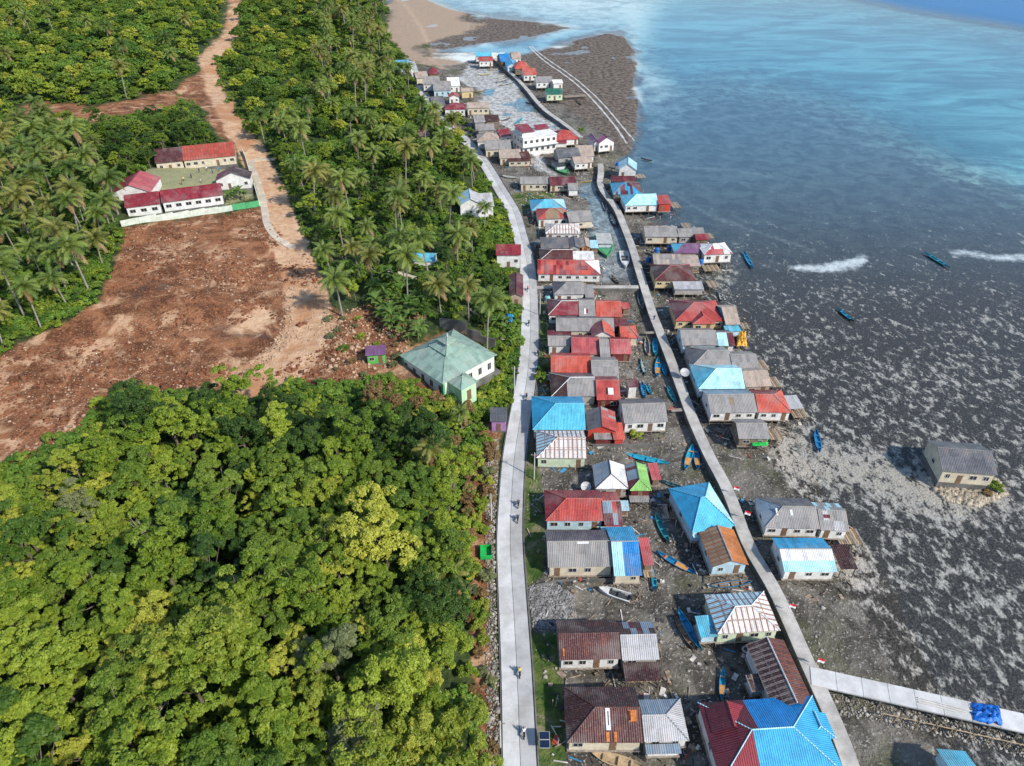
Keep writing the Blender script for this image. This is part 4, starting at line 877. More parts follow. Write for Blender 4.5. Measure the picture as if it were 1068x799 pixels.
def hipbox(root, L, D, z, pitch, cx=0, cy=0, m='teal', near=True, seed=3):
    V = lambda x, y, q: Vector((x+cx, y+cy, q)); hx, hy = L/2, D/2; r = min(hx, hy); rz = z+r*math.tan(pitch); ex_, ey_ = hx-r, hy-r
    slope(root, [V(-hx,-hy,z), V(hx,-hy,z), V(ex_,-ey_,rz), V(-ex_,-ey_,rz)] if ex_ > .05 else [V(-hx,-hy,z), V(hx,-hy,z), V(0,-ey_,rz)], m, near, seed=seed)
    slope(root, [V(hx,hy,z), V(-hx,hy,z), V(-ex_,ey_,rz), V(ex_,ey_,rz)] if ex_ > .05 else [V(hx,hy,z), V(-hx,hy,z), V(0,ey_,rz)], m, near, seed=seed+1)
    slope(root, [V(hx,-hy,z), V(hx,hy,z), V(ex_,ey_,rz), V(ex_,-ey_,rz)] if ey_ > .05 else [V(hx,-hy,z), V(hx,hy,z), V(ex_,0,rz)], m, near, seed=seed+2)
    slope(root, [V(-hx,hy,z), V(-hx,-hy,z), V(-ex_,-ey_,rz), V(-ex_,ey_,rz)] if ey_ > .05 else [V(-hx,hy,z), V(-hx,-hy,z), V(-ex_,0,rz)], m, near, seed=seed+3)
    for sx in (-1, 1):
        for sy in (-1, 1): cap(root, V(sx*hx, sy*hy, z), V(sx*ex_, sy*ey_, rz), roofm(m), .09, 'hip_cap')
    return rz
zr = ze-g0.z
tz = hipbox(mz, Lx, Ly, zr, R(24))
m = MB(); m.box(-Lx/2+.5, Lx/2-.5, -Ly/2+.5, Ly/2-.5, -.2, zr+.15); m.build('wall', M_mintl, mz)
m = MB(); m.box(-Lx/2-.6, Lx/2+.6, -Ly/2-.6, Ly/2+.6, -5, -.2); m.build('terrace', M_stone, mz)
for s in (4.8, 2.5):
    zb = tz-s*.625*math.tan(R(24))+.30
    m = MB(); m.box(-s*.4, s*.4, -s*.4, s*.4, zb-.6, zb+.25); m.build('crown_drum', M_mint, mz); tz2 = hipbox(mz, s*1.25, s*1.25, zb+.25, R(26), near=False); tz = tz2+.25
m = MB(); m.tube([(0, 0, tz2-.1), (0, 0, tz2+.5), (0, 0, tz2+1.2)], [.12, .16, .03], 8); m.build('finial', M_frame, mz)
for i in range(5): window(mz, Matrix.Translation((-Lx/2+1.6+i*(Lx-3.2)/4, -Ly/2+.5, 1.9)), 1.1, 1.9, True)
for i in range(4): window(mz, Matrix.Translation((Lx/2-.5, -Ly/2+5.5+i*(Ly-7)/3.2, 1.9)) @ Matrix.Rotation(math.pi/2, 4, 'Z'), 1.1, 1.9, True)
for x in (-Lx/2+.5, Lx/2-.5):
    m = MB(); m.box(x-.25, x+.25, -Ly/2+.3, -Ly/2+.8, -.2, zr); m.build('corner_pillar', M_wallgr, mz)
pr = 5.0; hipbox(mz, pr, pr, zr-.4, R(24), Lx/2+1.6, -Ly/2+4.2, near=True, seed=9)
m = MB(); m.box(Lx/2-.6, Lx/2+3.7, -Ly/2+2.1, -Ly/2+6.3, -1.5, zr-.3); m.build('porch_wall', M_mint, mz)
put('door', DOOR, mz, Matrix.Translation((Lx/2+3.7, -Ly/2+4.2, -.1)) @ Matrix.Rotation(math.pi/2, 4, 'Z') @ Matrix.Scale(1.3, 4))
# long unfinished slab wall behind the mosque
boundary_wall([(459,341),(487,352),(517,366)], 'long grey unfinished wall behind the mosque', M_stone, 2.6)
boundary_wall([(618,466),(655,467),(698,464)], 'rough stone retaining wall below the long dark grey house', M_stone, 0.7)
boundary_wall([(558,612),(580,607),(607,606),(650,607)], 'low rubble retaining wall below the long weathered grey house', M_stone, 0.35)
# ---------------------------------------------------------------- vegetation
def leafm(name, a, b, trans=0.28):
    t = NT(name); p = t.pos(); oi = t.new('ShaderNodeObjectInfo').outputs['Random']
    n = t.noise(p, 0.75, 3, 0.65); n2 = t.noise(p, 5.0, 1, 0.5)
    k = t.math('ADD', t.math('MULTIPLY', n, 0.6), t.math('ADD', t.math('MULTIPLY', oi, 0.35), t.math('MULTIPLY', n2, 0.25)))
    c = t.mix(t.ss(k, 0.30, 0.85), a, b); t.fin(c, 0.55, 0.35)
    tl = t.new('ShaderNodeBsdfTranslucent'); t.l.new(c, tl.inputs[0]); mx = t.new('ShaderNodeMixShader'); mx.inputs[0].default_value = trans
    t.l.new(t.b.outputs[0], mx.inputs[1]); t.l.new(tl.outputs[0], mx.inputs[2]); t.l.new(mx.outputs[0], t.out.inputs[0])
    return t.m
LEAF = {'dark': leafm('leaf_dark', (.016,.050,.008), (.065,.12,.016)), 'mid': leafm('leaf_mid', (.044,.105,.011), (.18,.255,.028)), 'bright': leafm('leaf_bright', (.075,.15,.010), (.29,.36,.035)),
        'yellow': leafm('leaf_yellow', (.13,.20,.016), (.41,.42,.055)), 'pale': leafm('leaf_pale', (.09,.12,.045), (.20,.22,.09)), 'brown': leafm('leaf_brown', (.13,.075,.025), (.30,.20,.08)), 'lush': leafm('leaf_lush', (.05,.13,.016), (.17,.28,.036))}
PALMM = {'g': leafm('frond_green', (.042,.092,.014), (.185,.24,.045), .2), 'y': leafm('frond_yellow', (.075,.10,.016), (.23,.225,.05), .2), 'd': leafm('frond_dry', (.16,.09,.035), (.30,.20,.09), .1)}
BANM = leafm('banana_leaf', (.04,.10,.015), (.14,.22,.04), .3)
BARK = plain('bark', (.13,.105,.08), .9, 0, .4, 3.0); PBARK = plain('palm_bark', (.24,.215,.185), .9, 0, .35, 3.0)
def quads(C, Nn, sx, sy, rng):
    n = len(C); r = rng.normal(size=(n, 3)); T = np.cross(Nn, r); T /= np.linalg.norm(T, axis=1, keepdims=True)+1e-9; B = np.cross(Nn, T)
    T = T*sx[:, None]; B = B*sy[:, None]
    V = np.stack([C-T, C-B*.8+T*.1, C+T, C+B*.8+T*.1], 1).reshape(-1, 3); return V, np.arange(4*n).reshape(n, 4)
def crown_pts(rng, R0, H0, nc, nl, leaf, flat=.5, low=-.25, cr=(.20, .38), lobes=1):
    d = rng.normal(size=(nc, 3)); d[:, 2] = np.abs(d[:, 2])*1.1+low; d /= np.linalg.norm(d, axis=1, keepdims=True)
    cc = d*np.array([R0, R0, H0])*rng.uniform(.55, 1.0, (nc, 1))
    if lobes > 1:
        lo = rng.normal(size=(lobes, 3))*np.array([R0*.42, R0*.42, H0*.38]); lo[:, 2] += H0*.1; ls = rng.uniform(.42, .72, lobes); k = rng.integers(0, lobes, nc); cc = d*np.array([R0, R0, H0])*(rng.uniform(.7, 1.05, (nc, 1))*ls[k][:, None])+lo[k]
    rc = R0*rng.uniform(cr[0], cr[1], nc)
    q = rng.normal(size=(nc, nl, 3)); q[..., 2] = np.abs(q[..., 2])-.25; q /= np.linalg.norm(q, axis=-1, keepdims=True)
    q *= rng.uniform(.55, 1.05, (nc, nl, 1))
    C = cc[:, None]+q*rc[:, None, None]*np.array([1, 1, flat])
    Nn = q*np.array([.5, .5, 1])+rng.normal(size=q.shape)*.45+np.array([0, 0, .5]); Nn /= np.linalg.norm(Nn, axis=-1, keepdims=True)
    n = nc*nl; s = leaf*rng.uniform(.55, 1.15, n)
    return C.reshape(-1, 3), Nn.reshape(-1, 3), s, s*rng.uniform(.5, .8, n), cc
def trunk_mesh(rng, h, cc, r=.22, nb=7, name='trunk', mat=None):
    m = MB(); b = (rng.uniform(-.4, .4), rng.uniform(-.4, .4))
    m.tube([(0, 0, -.6), (b[0]*.5, b[1]*.5, h*.4), (b[0], b[1], h*.85)], [r*1.3, r, r*.7], 7)
    for k in range(nb):
        c = cc[rng.integers(len(cc))]; c = np.array([c[0], c[1], h+c[2]]); s = np.array([b[0], b[1], h*rng.uniform(.5, .85)]); md = s*.5+c*.5+np.array([0, 0, -.3])
        m.tube([tuple(s), tuple(md), tuple(c)], [r*.5, r*.3, r*.1], 5, cap=False)
    return m.mesh(name, mat or BARK)
TREES = []
for i in range(9):
    rng = np.random.default_rng(100+i); R0 = [3.6, 4.2, 3.0, 4.8, 3.4, 3.9, 2.7, 4.4, 3.2][i]; H0 = R0*[.75, .6, .95, .6, .8, .7, 1.0, .65, .85][i]; h = [6.5, 7.5, 6, 8, 6.5, 7, 5.5, 7.5, 6][i]
    R0 *= .98; H0 *= 1.15; C, Nn, sx, sy, cc = crown_pts(rng, R0, H0, int(46+R0*9), 95, .24, [.6, .5, .7, .55, .6, .5, .75, .5, .6][i], -.2, (.11, .21), [4, 5, 3, 6, 4, 5, 3, 5, 4][i])
    V, F = quads(C+np.array([0, 0, h]), Nn, sx, sy, rng)
    TREES.append((npmesh('crown', V, F, LEAF['mid']), trunk_mesh(rng, h, cc), h, R0))
SHRUBS = []
for i in range(4):
    rng = np.random.default_rng(200+i); C, Nn, sx, sy, cc = crown_pts(rng, 1.3, 1.0, 14, 70, .22, .6, -.1)
    V, F = quads(C+np.array([0, 0, .7]), Nn, sx, sy, rng); SHRUBS.append((npmesh('foliage', V, F, LEAF['brown']), trunk_mesh(rng, .8, cc, .07, 4, 'stem'), 1, 1.3))
# far trees, lighter
FAR = []
for i in range(4):
    rng = np.random.default_rng(300+i); R0 = [3.4, 4.0, 2.9, 3.7][i]; C, Nn, sx, sy, cc = crown_pts(rng, R0, R0*.8, 30, 40, .55, .55)
    V, F = quads(C+np.array([0, 0, 4.5]), Nn, sx, sy, rng); FAR.append((V, F))
# palms
def frond(rng, L, e0, droop, nseg=9, npair=20):
    pts = [np.zeros(3)]; e = e0; st = L/nseg
    for k in range(nseg):
        pts.append(pts[-1]+st*np.array([math.cos(e), 0, math.sin(e)])); e -= droop/nseg*(0.6+.8*k/nseg)
    pts = np.array(pts); m = MB(); m.tube([tuple(q) for q in pts], [.07-.06*k/nseg for k in range(nseg+1)], 4, cap=False)
    for k in range(npair):
        f = (k+.6)/npair; x = f*nseg; i = min(nseg-1, int(x)); p = pts[i]*(1-(x-i))+pts[i+1]*(x-i); t = pts[i+1]-pts[i]; t /= np.linalg.norm(t); up = np.array([-t[2], 0, t[0]])
        ll = (1.05*math.sin(math.pi*min(1, .18+f*.78))**.7+.1)*L/4.4
        for s in (-1, 1):
            d = np.array([0, s, 0])*.80+t*.50-up*rng.uniform(.2, .55); d /= np.linalg.norm(d); w = t*.085*L/4.4
            tip = p+d*ll; tip[2] -= .12*ll; md = p+d*ll*.55
            m.poly([tuple(p-w), tuple(p+w), tuple(md+w*.9), tuple(md-w*.9)]); m.poly([tuple(md-w*.9), tuple(md+w*.9), tuple(tip)])
    return m
FR = []
rng = np.random.default_rng(5)
for e0, dr in ((1.25, 1.5), (.95, 1.7), (.65, 1.7), (.30, 1.5), (-.1, 1.2), (-.7, .7)):
    FR.append([frond(rng, 4.3*s, e0, dr) for s in (1, .92)])
FRM = [[f.mesh('frond', PALMM['g']) for f in r] for r in FR]
def frondset(seed):
    rr = random.Random(seed); out = []; a = rr.uniform(0, 6)
    for k, n in ((0, 3), (1, 5), (2, 6), (3, 6), (4, 5), (5, 2)):
        for j in range(n): out.append((k, rr.randrange(2), a, rr.uniform(.85, 1.08))); a += 2.39996+rr.uniform(-.25, .25)
    return out
FSETS = [frondset(s) for s in range(5)]
NUT = MB()
for k in range(7):
    a = k*.9; NUT.tube([(.22*math.cos(a), .22*math.sin(a), -.25-.1*(k % 3)), (.25*math.cos(a), .25*math.sin(a), -.4-.1*(k % 3)), (.22*math.cos(a), .22*math.sin(a), -.55-.1*(k % 3))], [.05, .13, .04], 5)
NUT = NUT.mesh('coconut_bunch', plain('coconut', (.24, .2, .05), .6))
CROWNS = []
for fs in FSETS:
    m = MB()
    for k, v, a, s in fs:
        f = FR[k][v]; M = Matrix.Rotation(a, 4, 'Z') @ Matrix.Scale(s, 4); vv = [M @ Vector(q) for q in f.v]
        mi = 1 if k == 5 else 0
        for ff in f.f: m.poly([vv[i] for i in ff], None, mi)
    CROWNS.append(m.mesh('crown', [PALMM['g'], PALMM['d']]))
PTR = []
for i in range(5):
    rr = random.Random(40+i); h = [10, 11.5, 9, 12.5, 8][i]; dx, dy = rr.uniform(-1.3, 1.3), rr.uniform(-1.0, 1.0)
    pts = [(dx*(q*q), dy*q*q, -.5+(h+.5)*q) for q in [0, .12, .3, .5, .7, .86, 1]]
    m = MB(); m.tube(pts, [.30, .22, .18, .16, .15, .14, .15], 7); PTR.append((m.mesh('trunk', PBARK), (dx, dy, h)))
def palm(p, i, rz, sc, label, group, detail, col_='g'):
    root = thing('coconut_palm', label, 'palm tree', (p.x, p.y, p.z), rz, group, sc)
    root.rotation_euler = (rnd.gauss(0, .06), rnd.gauss(0, .07), rz); tm, top = PTR[i % 5]; put('trunk', tm, root)
    if detail:
        for k, v, a, s in FSETS[i % 5]:
            o = put('frond', FRM[k][v], root, Matrix.Translation(top) @ Matrix.Rotation(a, 4, 'Z') @ Matrix.Scale(s, 4))
            mm = PALMM['d'] if k == 5 else PALMM[col_]
            if mm is not PALMM['g']: o.material_slots[0].link = 'OBJECT'; o.material_slots[0].material = mm
        put('coconut_bunch', NUT, root, Matrix.Translation(top))
    else:
        o = put('crown', CROWNS[i % 5], root, Matrix.Translation(top))
        if col_ != 'g': o.material_slots[0].link = 'OBJECT'; o.material_slots[0].material = PALMM[col_]
    return root
def tree(p, i, rz, sc, kind_, label, group, name='broadleaf_tree', cat='tree'):
    root = thing(name, label, cat, (p.x, p.y, p.z), rz, group, sc); cm, tm, h, r0 = TREES[i % 9]
    put('trunk', tm, root); o = put('crown', cm, root); o.material_slots[0].link = 'OBJECT'; o.material_slots[0].material = LEAF[kind_]; return root
def shrub(p, i, rz, sc, kind_, label, group):
    root = thing('shrub', label, 'shrub', (p.x, p.y, p.z), rz, group, sc); cm, tm, h, r0 = SHRUBS[i % 4]
    put('stem', tm, root); o = put('foliage', cm, root); o.material_slots[0].link = 'OBJECT'; o.material_slots[0].material = LEAF[kind_]; return root
FT = np.array(FOOT)
def clear_of(x, y, pad):
    dx, dy = FT[:, 0]-x, FT[:, 1]-y; c, s = np.cos(FT[:, 4]), np.sin(FT[:, 4]); u, v = np.abs(dx*c+dy*s), np.abs(-dx*s+dy*c)
    return not np.any((u < FT[:, 2]+pad) & (v < FT[:, 3]+pad))
KEEP = [(494,552,520,590),(425,255,462,284),(474,188,520,226),(514,246,546,284),(527,280,548,314),(428,133,450,146),(374,348,408,384),(262,150,285,175)]
def notree(X, Y):
    j = np.clip(np.searchsorted(xs, X), 0, len(xs)-1); i = np.clip(np.searchsorted(ys, Y), 0, len(ys)-1); return NOTREE[i, j] > .45
TAKEN = {}
def scatter(poly, spacing, up, n, seed, pad=1.0, grid='t', soil=True, maxn=9999, roadgap=4.5):
    rr = random.Random(seed); P = np.array(poly, float); g = TAKEN.setdefault(grid, {}); cs = 8.0; out = []
    w = [gnd(q[0], q[1], up) for q in poly]; x0, x1 = min(q.x for q in w)-10, max(q.x for q in w)+10; y0, y1 = min(q.y for q in w)-10, max(q.y for q in w)+15
    X = np.array([rr.uniform(x0, x1) for _ in range(n)]); Y = np.array([rr.uniform(y0, y1) for _ in range(n)]); Z = height(X, Y)
    px, py = proj(X, Y, Z+up); ins = sdf(poly, px, py) > 0; gx, gy = proj(X, Y, Z)
    rdx = np.interp(Y, RY, RX)-X
    if soil: ins &= ~notree(X, Y)
    if up >= .9:
        for kx0, ky0, kx1, ky1 in KEEP: ins &= ~((px > kx0) & (px < kx1) & (py > ky0) & (py < ky1+6))
    for i in np.nonzero(ins)[0]:
        x, y = X[i], Y[i]
        if abs(rdx[i]) < roadgap: continue
        k = (int(x//cs), int(y//cs)); ok = True
        r = math.ceil(spacing/cs)
        for a in range(-r, r+1):
            for b in range(-r, r+1):
                for (qx, qy) in g.get((k[0]+a, k[1]+b), ()):
                    if (qx-x)**2+(qy-y)**2 < spacing**2: ok = False; break
                if not ok: break
            if not ok: break
        if not ok or not clear_of(x, y, pad): continue
        g.setdefault(k, []).append((x, y)); out.append(Vector((x, y, Z[i])))
        if len(out) >= maxn: break
    return out
R1 = [(-80,520),(0,500),(60,476),(110,440),(150,412),(200,410),(240,414),(290,400),(330,414),(365,424),(400,412),(432,425),(455,450),(478,480),(486,530),(482,600),(480,690),(492,760),(500,830),(480,900),(-120,900)]
R2 = [(-60,150),(0,140),(50,112),(100,150),(118,180),(108,205),(122,245),(100,295),(60,325),(0,352),(-60,380)]
R3 = [(-60,-40),(235,-40),(232,0),(226,50),(200,72),(180,95),(100,108),(0,112),(-60,120)]
R4 = [(262,-40),(385,-40),(402,0),(410,40),(420,62),(436,80),(452,105),(486,125),(503,165),(485,190),(478,225),(500,245),(528,290),(528,338),(500,342),(440,330),(400,300),(362,305),(335,275),(312,225),(290,165),(262,130),(240,85),(240,60)]
R5 = [(20,135),(110,124),(190,112),(222,138),(225,148),(160,152),(152,180),(112,195),(100,160)]
R6 = [(400,395),(440,408),(462,415),(505,402),(522,378),(528,392),(514,432),(500,470),(492,520),(478,500),(455,450),(425,420)]
# named palms that stand out in the photograph: (foot px, size, colour, label)
for q, (fx, fy, s, c_, lab) in enumerate([(218,306,.9,'y','tall coconut palm beside the dirt road with a bare pale trunk'), (0,0,0,'','')][:0]): pass
solo = [(390,306,1.0,'y','tall palm left of the small cyan hut, trunk bare to the ground'),(376,293,.85,'y','palm leaning over the footpath left of the cyan hut'),(424,284,1.15,'g','palm just left of the cyan hut'),(447,288,1.2,'g','palm behind the cyan hut with its trunk in front of the roof'),
        (460,327,1.05,'y','tall straight palm above the mosque'),(489,335,.95,'y','palm by the footpath right of the mosque roof'),(350,300,.9,'g','palm at the edge of the dirt road near the rubble'),(493,265,.9,'y','palm beside the crimson roofed white house'),
        (505,238,.8,'g','palm below the pale blue gabled house'),(470,632,.85,'y','yellow green palm on the bank beside the road, by the green skip'),(452,505,.85,'y','palm at the right edge of the forest above the bank'),(605,150,.5,'g','small palm beside the red hip roof in the upper village'),
        (482,452,.6,'g','small palm on the bank below the mosque'),(396,280,.9,'g','palm on the footpath above the banana patch'),(482,180,1.0,'y','big palm at the upper road bend')]
PLIST = []
for i, (fx, fy, s, c_, lab) in enumerate(solo):
    p = gnd(fx, fy); palm(p, i*2+1, i*1.3, s, lab, None, True, c_); TAKEN.setdefault('p', {}).setdefault((int(p.x//8), int(p.y//8)), []).append((p.x, p.y))
def palmlab(px, py, s, c_):
    t_ = ('tall ' if s > 1.15 else 'short ' if s < 1.0 else '')+('yellowing' if c_ == 'y' else 'green')
    if px < 160 and py > 120: w, g = ('%s, %s' % ('near the left picture edge' if px < 40 else 'in mid grove' if px < 85 else 'near the school hall', 'level with the school roofs' if py < 205 else 'level with the upper clearing' if py < 260 else 'low in the left grove')), 'palms left of the school'
    elif py < 115 and px < 240: w, g = 'in the upper left woods, %s' % ('left edge' if px < 80 else 'middle' if px < 160 else 'by the dirt road'), 'palms in the upper left woods'
    else: w, g = '%s, %s' % ('far up the right hand grove' if py < 70 else 'level with the far houses' if py < 120 else 'level with the white block' if py < 165 else 'level with the road bend' if py < 220 else 'above the mosque', 'on the dirt road side' if px < 310+py*.12 else 'in mid grove' if px < 390+py*.15 else 'on the village side'), 'palms of the grove between dirt road and village'
    return '%s coconut palm %s' % (t_, w), g
np_ = 0
for poly_, sp, n, sd in ((R2, 6.6, 5000, 1), (R4, 6.3, 14000, 2), (R3, 10.5, 7000, 3)):
    q_ = scatter(poly_, sp, 10, n, sd, 1.5, 'p')
    if poly_ is R4: q_ = [p for p in q_ if not (proj(p.x, p.y, p.z+10)[1] < 110 and proj(p.x, p.y, p.z+10)[0] < 330)][:165]
    for p in q_:
        if np_ >= 284: break
        px, py = proj(p.x, p.y, p.z+10); i = rnd.randrange(5); s = rnd.uniform(.88, 1.28); c_ = 'y' if rnd.random() < .25 else 'g'; lb, gp = palmlab(px, py, s, c_)
        palm(p, i, rnd.uniform(0, 6.28), s, lb, gp, py > 195 and px < 140, c_); np_ += 1
# forest at lower left
CLR = {'dark': 'dark green', 'mid': 'mid green', 'bright': 'bright green', 'yellow': 'yellow green', 'pale': 'pale grey green', 'brown': 'brownish', 'lush': 'lush green'}
def treelab(k, px, py, s):
    sz = 'small' if s < .82 else 'large' if s > .98 else 'medium'
    cx_ = 'near the left edge' if px < 95 else 'left of the forest middle' if px < 190 else 'in the forest middle' if px < 285 else 'right of the forest middle' if px < 390 else 'towards the road'
    ro = 'by the red clearing' if py < 455 else 'in the upper forest' if py < 530 else 'halfway down the forest' if py < 620 else 'in the lower forest' if py < 710 else 'along the bottom edge'
    return '%s %s tree %s, %s' % (sz, CLR[k], ro, cx_)
nt = 0; thick = []
for p in sorted(scatter(R1, 3.35, 7.5, 14000, 11, 1.0, 't', roadgap=9), key=lambda q: q.y):
    px, py = proj(p.x, p.y, p.z+8); v = vnoise(np.array([p.x]), np.array([p.y]), 15, 6)[0]+rnd.uniform(-.32, .32); s = rnd.choice((rnd.uniform(.5, .8), rnd.uniform(.7, 1.0), rnd.uniform(.7, 1.0), rnd.uniform(.95, 1.22)))
    if py > 850 or px < -40 or nt >= 300: thick.append((p, s*.95)); continue
    k = 'dark' if v < .24 or (py < 450 and v < .45) else 'mid' if v < .46 else 'bright' if v < .76 else 'yellow' if v < 1.02 else 'pale'
    tree(p, rnd.randrange(9), rnd.uniform(0, 6.28), s, k, treelab(k, px, py, s), 'trees of the forest at lower left'); nt += 1
THM = [npmesh('crown', np.array([v.co for v in TREES[i][0].vertices]), np.array([q.vertices[:] for q in TREES[i][0].polygons]), LEAF[k]) for i, k in ((2, 'mid'), (4, 'dark'), (6, 'bright'), (8, 'mid'))]
for fx, fy in ((398,432),(412,440)): tree(gnd(fx, fy), 4, fx, .8, 'brown', 'russet brown tree at the top corner of the lower forest' if fx < 400 else 'second russet brown tree just right of the first at the forest top', None)
# bare dead trees standing in the forest
DT = []
for i in range(3):
    rng = np.random.default_rng(600+i); cc = crown_pts(rng, 2.6, 2.6, 40, 2, .2)[4]; DT.append((trunk_mesh(rng, 7.2, cc, .2, 1, 'trunk', plain('dead_bark', (.36,.31,.26), .9, 0, .3)), [trunk_mesh(np.random.default_rng(700+i*9+k), 7.2, cc, .16, 3, 'limb', plain('dead_bark', (.36,.31,.26), .9, 0, .3)) for k in range(4)]))
for i, (fx, fy, w) in enumerate(((150,545,'left of the forest middle'),(265,610,'in the forest middle'),(180,655,'below the forest middle'),(228,500,'in the upper forest'),(160,735,'low in the forest'),(330,560,'in the right part of the forest'))):
    root = thing('dead_tree', 'bare grey dead tree standing %s' % w, 'tree', tuple(gnd(fx, fy, 8)), i*1.1, None, 1.05); put('trunk', DT[i % 3][0], root)
    for me in DT[i % 3][1]: put('limb', me, root)
# trees in the other groves (smaller, between the palms)
n5 = 0
for poly, sp, n, sd, sm, up in ((R5, 4.6, 2500, 21, .8, 5), (R2, 9.0, 2500, 22, .6, 4), (R4, 6.0, 9000, 23, .72, 4)):
    for p in scatter(poly, sp, up, n, sd, 1.2, 't'):
        px, py = proj(p.x, p.y, p.z+5)
        if n5 >= 300: break
        if poly is R4 and py < 150: continue
        k = rnd.choice(('dark', 'mid', 'mid', 'lush', 'dark', 'bright')); where = 'behind the school yard' if poly is R5 else 'under the palms left of the school' if poly is R2 else 'in the palm grove above the mosque' if py > 230 else 'in the palm grove beside the village'
        s = sm*rnd.uniform(.65, 1.1); sz = 'small' if s < .62 else 'spreading' if s > .74 else 'low'; hv = 'left part' if px < (60 if poly is R2 else 150 if poly is R5 else 380) else 'middle' if px < (95 if poly is R2 else 190 if poly is R5 else 440) else 'right part'
        tree(p, rnd.randrange(9), rnd.uniform(0, 6.28), s, k, '%s %s broadleaf tree %s, %s' % (sz, CLR[k], where, hv), 'low trees %s' % where, 'low_tree'); n5 += 1
# the woods too far to count and the undergrowth: one object each, crowns set on points
def strew(name, pts, protos, label, cat):
    ng = bpy.data.node_groups.new(name, 'GeometryNodeTree'); ng.interface.new_socket('Geometry', in_out='INPUT', socket_type='NodeSocketGeometry'); ng.interface.new_socket('Geometry', in_out='OUTPUT', socket_type='NodeSocketGeometry')
    N, Lk = ng.nodes, ng.links; gi = N.new('NodeGroupInput'); go = N.new('NodeGroupOutput'); ip = N.new('GeometryNodeInstanceOnPoints'); jn = N.new('GeometryNodeJoinGeometry')
    for me in protos[::-1]:
        po = bpy.data.objects.new(name+'_form', me); oi = N.new('GeometryNodeObjectInfo'); oi.inputs['Object'].default_value = po; oi.inputs['As Instance'].default_value = True; Lk.new(oi.outputs['Geometry'], jn.inputs[0])
    Lk.new(gi.outputs[0], ip.inputs['Points']); Lk.new(jn.outputs[0], ip.inputs['Instance']); ip.inputs['Pick Instance'].default_value = True
    for nm, ty, sock in (('idx', 'INT', 'Instance Index'), ('rot', 'FLOAT_VECTOR', 'Rotation'), ('sc', 'FLOAT_VECTOR', 'Scale')):
        at = N.new('GeometryNodeInputNamedAttribute'); at.data_type = ty; at.inputs['Name'].default_value = nm; Lk.new(at.outputs['Attribute'], ip.inputs[sock])
    Lk.new(ip.outputs[0], go.inputs[0])
    me = bpy.data.meshes.new(name); me.from_pydata([tuple(p) for p, *_ in pts], [], [])
    n = len(pts); rng = np.random.default_rng(n)
    me.attributes.new('idx', 'INT', 'POINT').data.foreach_set('value', rng.integers(0, len(protos), n).astype(np.int32))
    me.attributes.new('rot', 'FLOAT_VECTOR', 'POINT').data.foreach_set('vector', np.stack([np.zeros(n), np.zeros(n), rng.uniform(0, 6.28, n)], 1).astype(np.float32).ravel())
    s = np.array([q[1] for q in pts]); me.attributes.new('sc', 'FLOAT_VECTOR', 'POINT').data.foreach_set('vector', np.stack([s, s, s*rng.uniform(.8, 1.2, n)], 1).astype(np.float32).ravel())
    o = put(name, me); m = o.modifiers.new('strew', 'NODES'); m.node_group = ng; o['label'] = label; o['category'] = cat; return kind(o, 'stuff')
strew('forest_thicket', thick, THM, 'further crowns of the dense forest behind and beside the nearer trees', 'woods')
FARM = []
for i, (V, F) in enumerate(FAR):
    for k in (('bright', 'mid'), ('lush', 'mid'), ('dark', 'bright'), ('yellow', 'mid'))[i]: FARM.append(npmesh('crown', V, F, LEAF[k]))
fp = scatter(R3, 4.3, 4, 14000, 31, 1.5, 'f')+[q for q in scatter(R4, 4.2, 4, 14000, 32, 1.2, 't') if proj(q.x, q.y, q.z)[1] < 185]
strew('far_woods', [(p, rnd.uniform(.6, 1.1)) for p in fp], FARM, 'mixed green woods far beyond the school and along the dirt road', 'woods')
UND = []
for i in range(6):
    rng = np.random.default_rng(400+i); C, Nn, sx, sy, cc = crown_pts(rng, 1.9, 1.3, 12, 40, .30, .6, -.1); V, F = quads(C+np.array([0, 0, .3]), Nn, sx, sy, rng); UND.append(npmesh('foliage', V, F, LEAF[('lush', 'mid', 'bright', 'lush', 'mid', 'lush')[i]]))
up_ = []
for poly_, sp, n, sd in ((R2, 1.9, 12000, 41), (R4, 2.0, 40000, 42), (R5, 2.0, 5000, 43), (R1, 2.4, 9000, 44), (R6, 1.9, 3000, 45), (R3, 3.6, 16000, 46), ([(-60,400),(0,375),(60,345),(104,312),(134,262),(138,240),(105,235),(90,280),(50,315),(-60,340)], 1.5, 6000, 47), ([(-60,545),(0,505),(60,478),(110,442),(150,410),(240,418),(290,405),(345,420),(400,420),(450,440),(430,400),(330,398),(240,400),(140,395),(90,425),(0,480),(-60,510)], 1.4, 9000, 48), ([(478,232),(505,172),(524,205),(540,245),(548,300),(546,345),(538,380),(524,425),(505,440),(500,345),(520,335),(520,290),(490,245)], 1.6, 7000, 49), ([(-20,108),(110,100),(215,60),(242,60),(262,120),(262,150),(215,135),(110,135),(-20,142)], 2.2, 6000, 50)):
    up_ += [(p, rnd.uniform(.6, 1.3)) for p in scatter(poly_, sp, .5, n, sd, .6, 'u', roadgap=3.6)]
strew('undergrowth', up_, UND, 'low green undergrowth below the palms and trees', 'undergrowth')
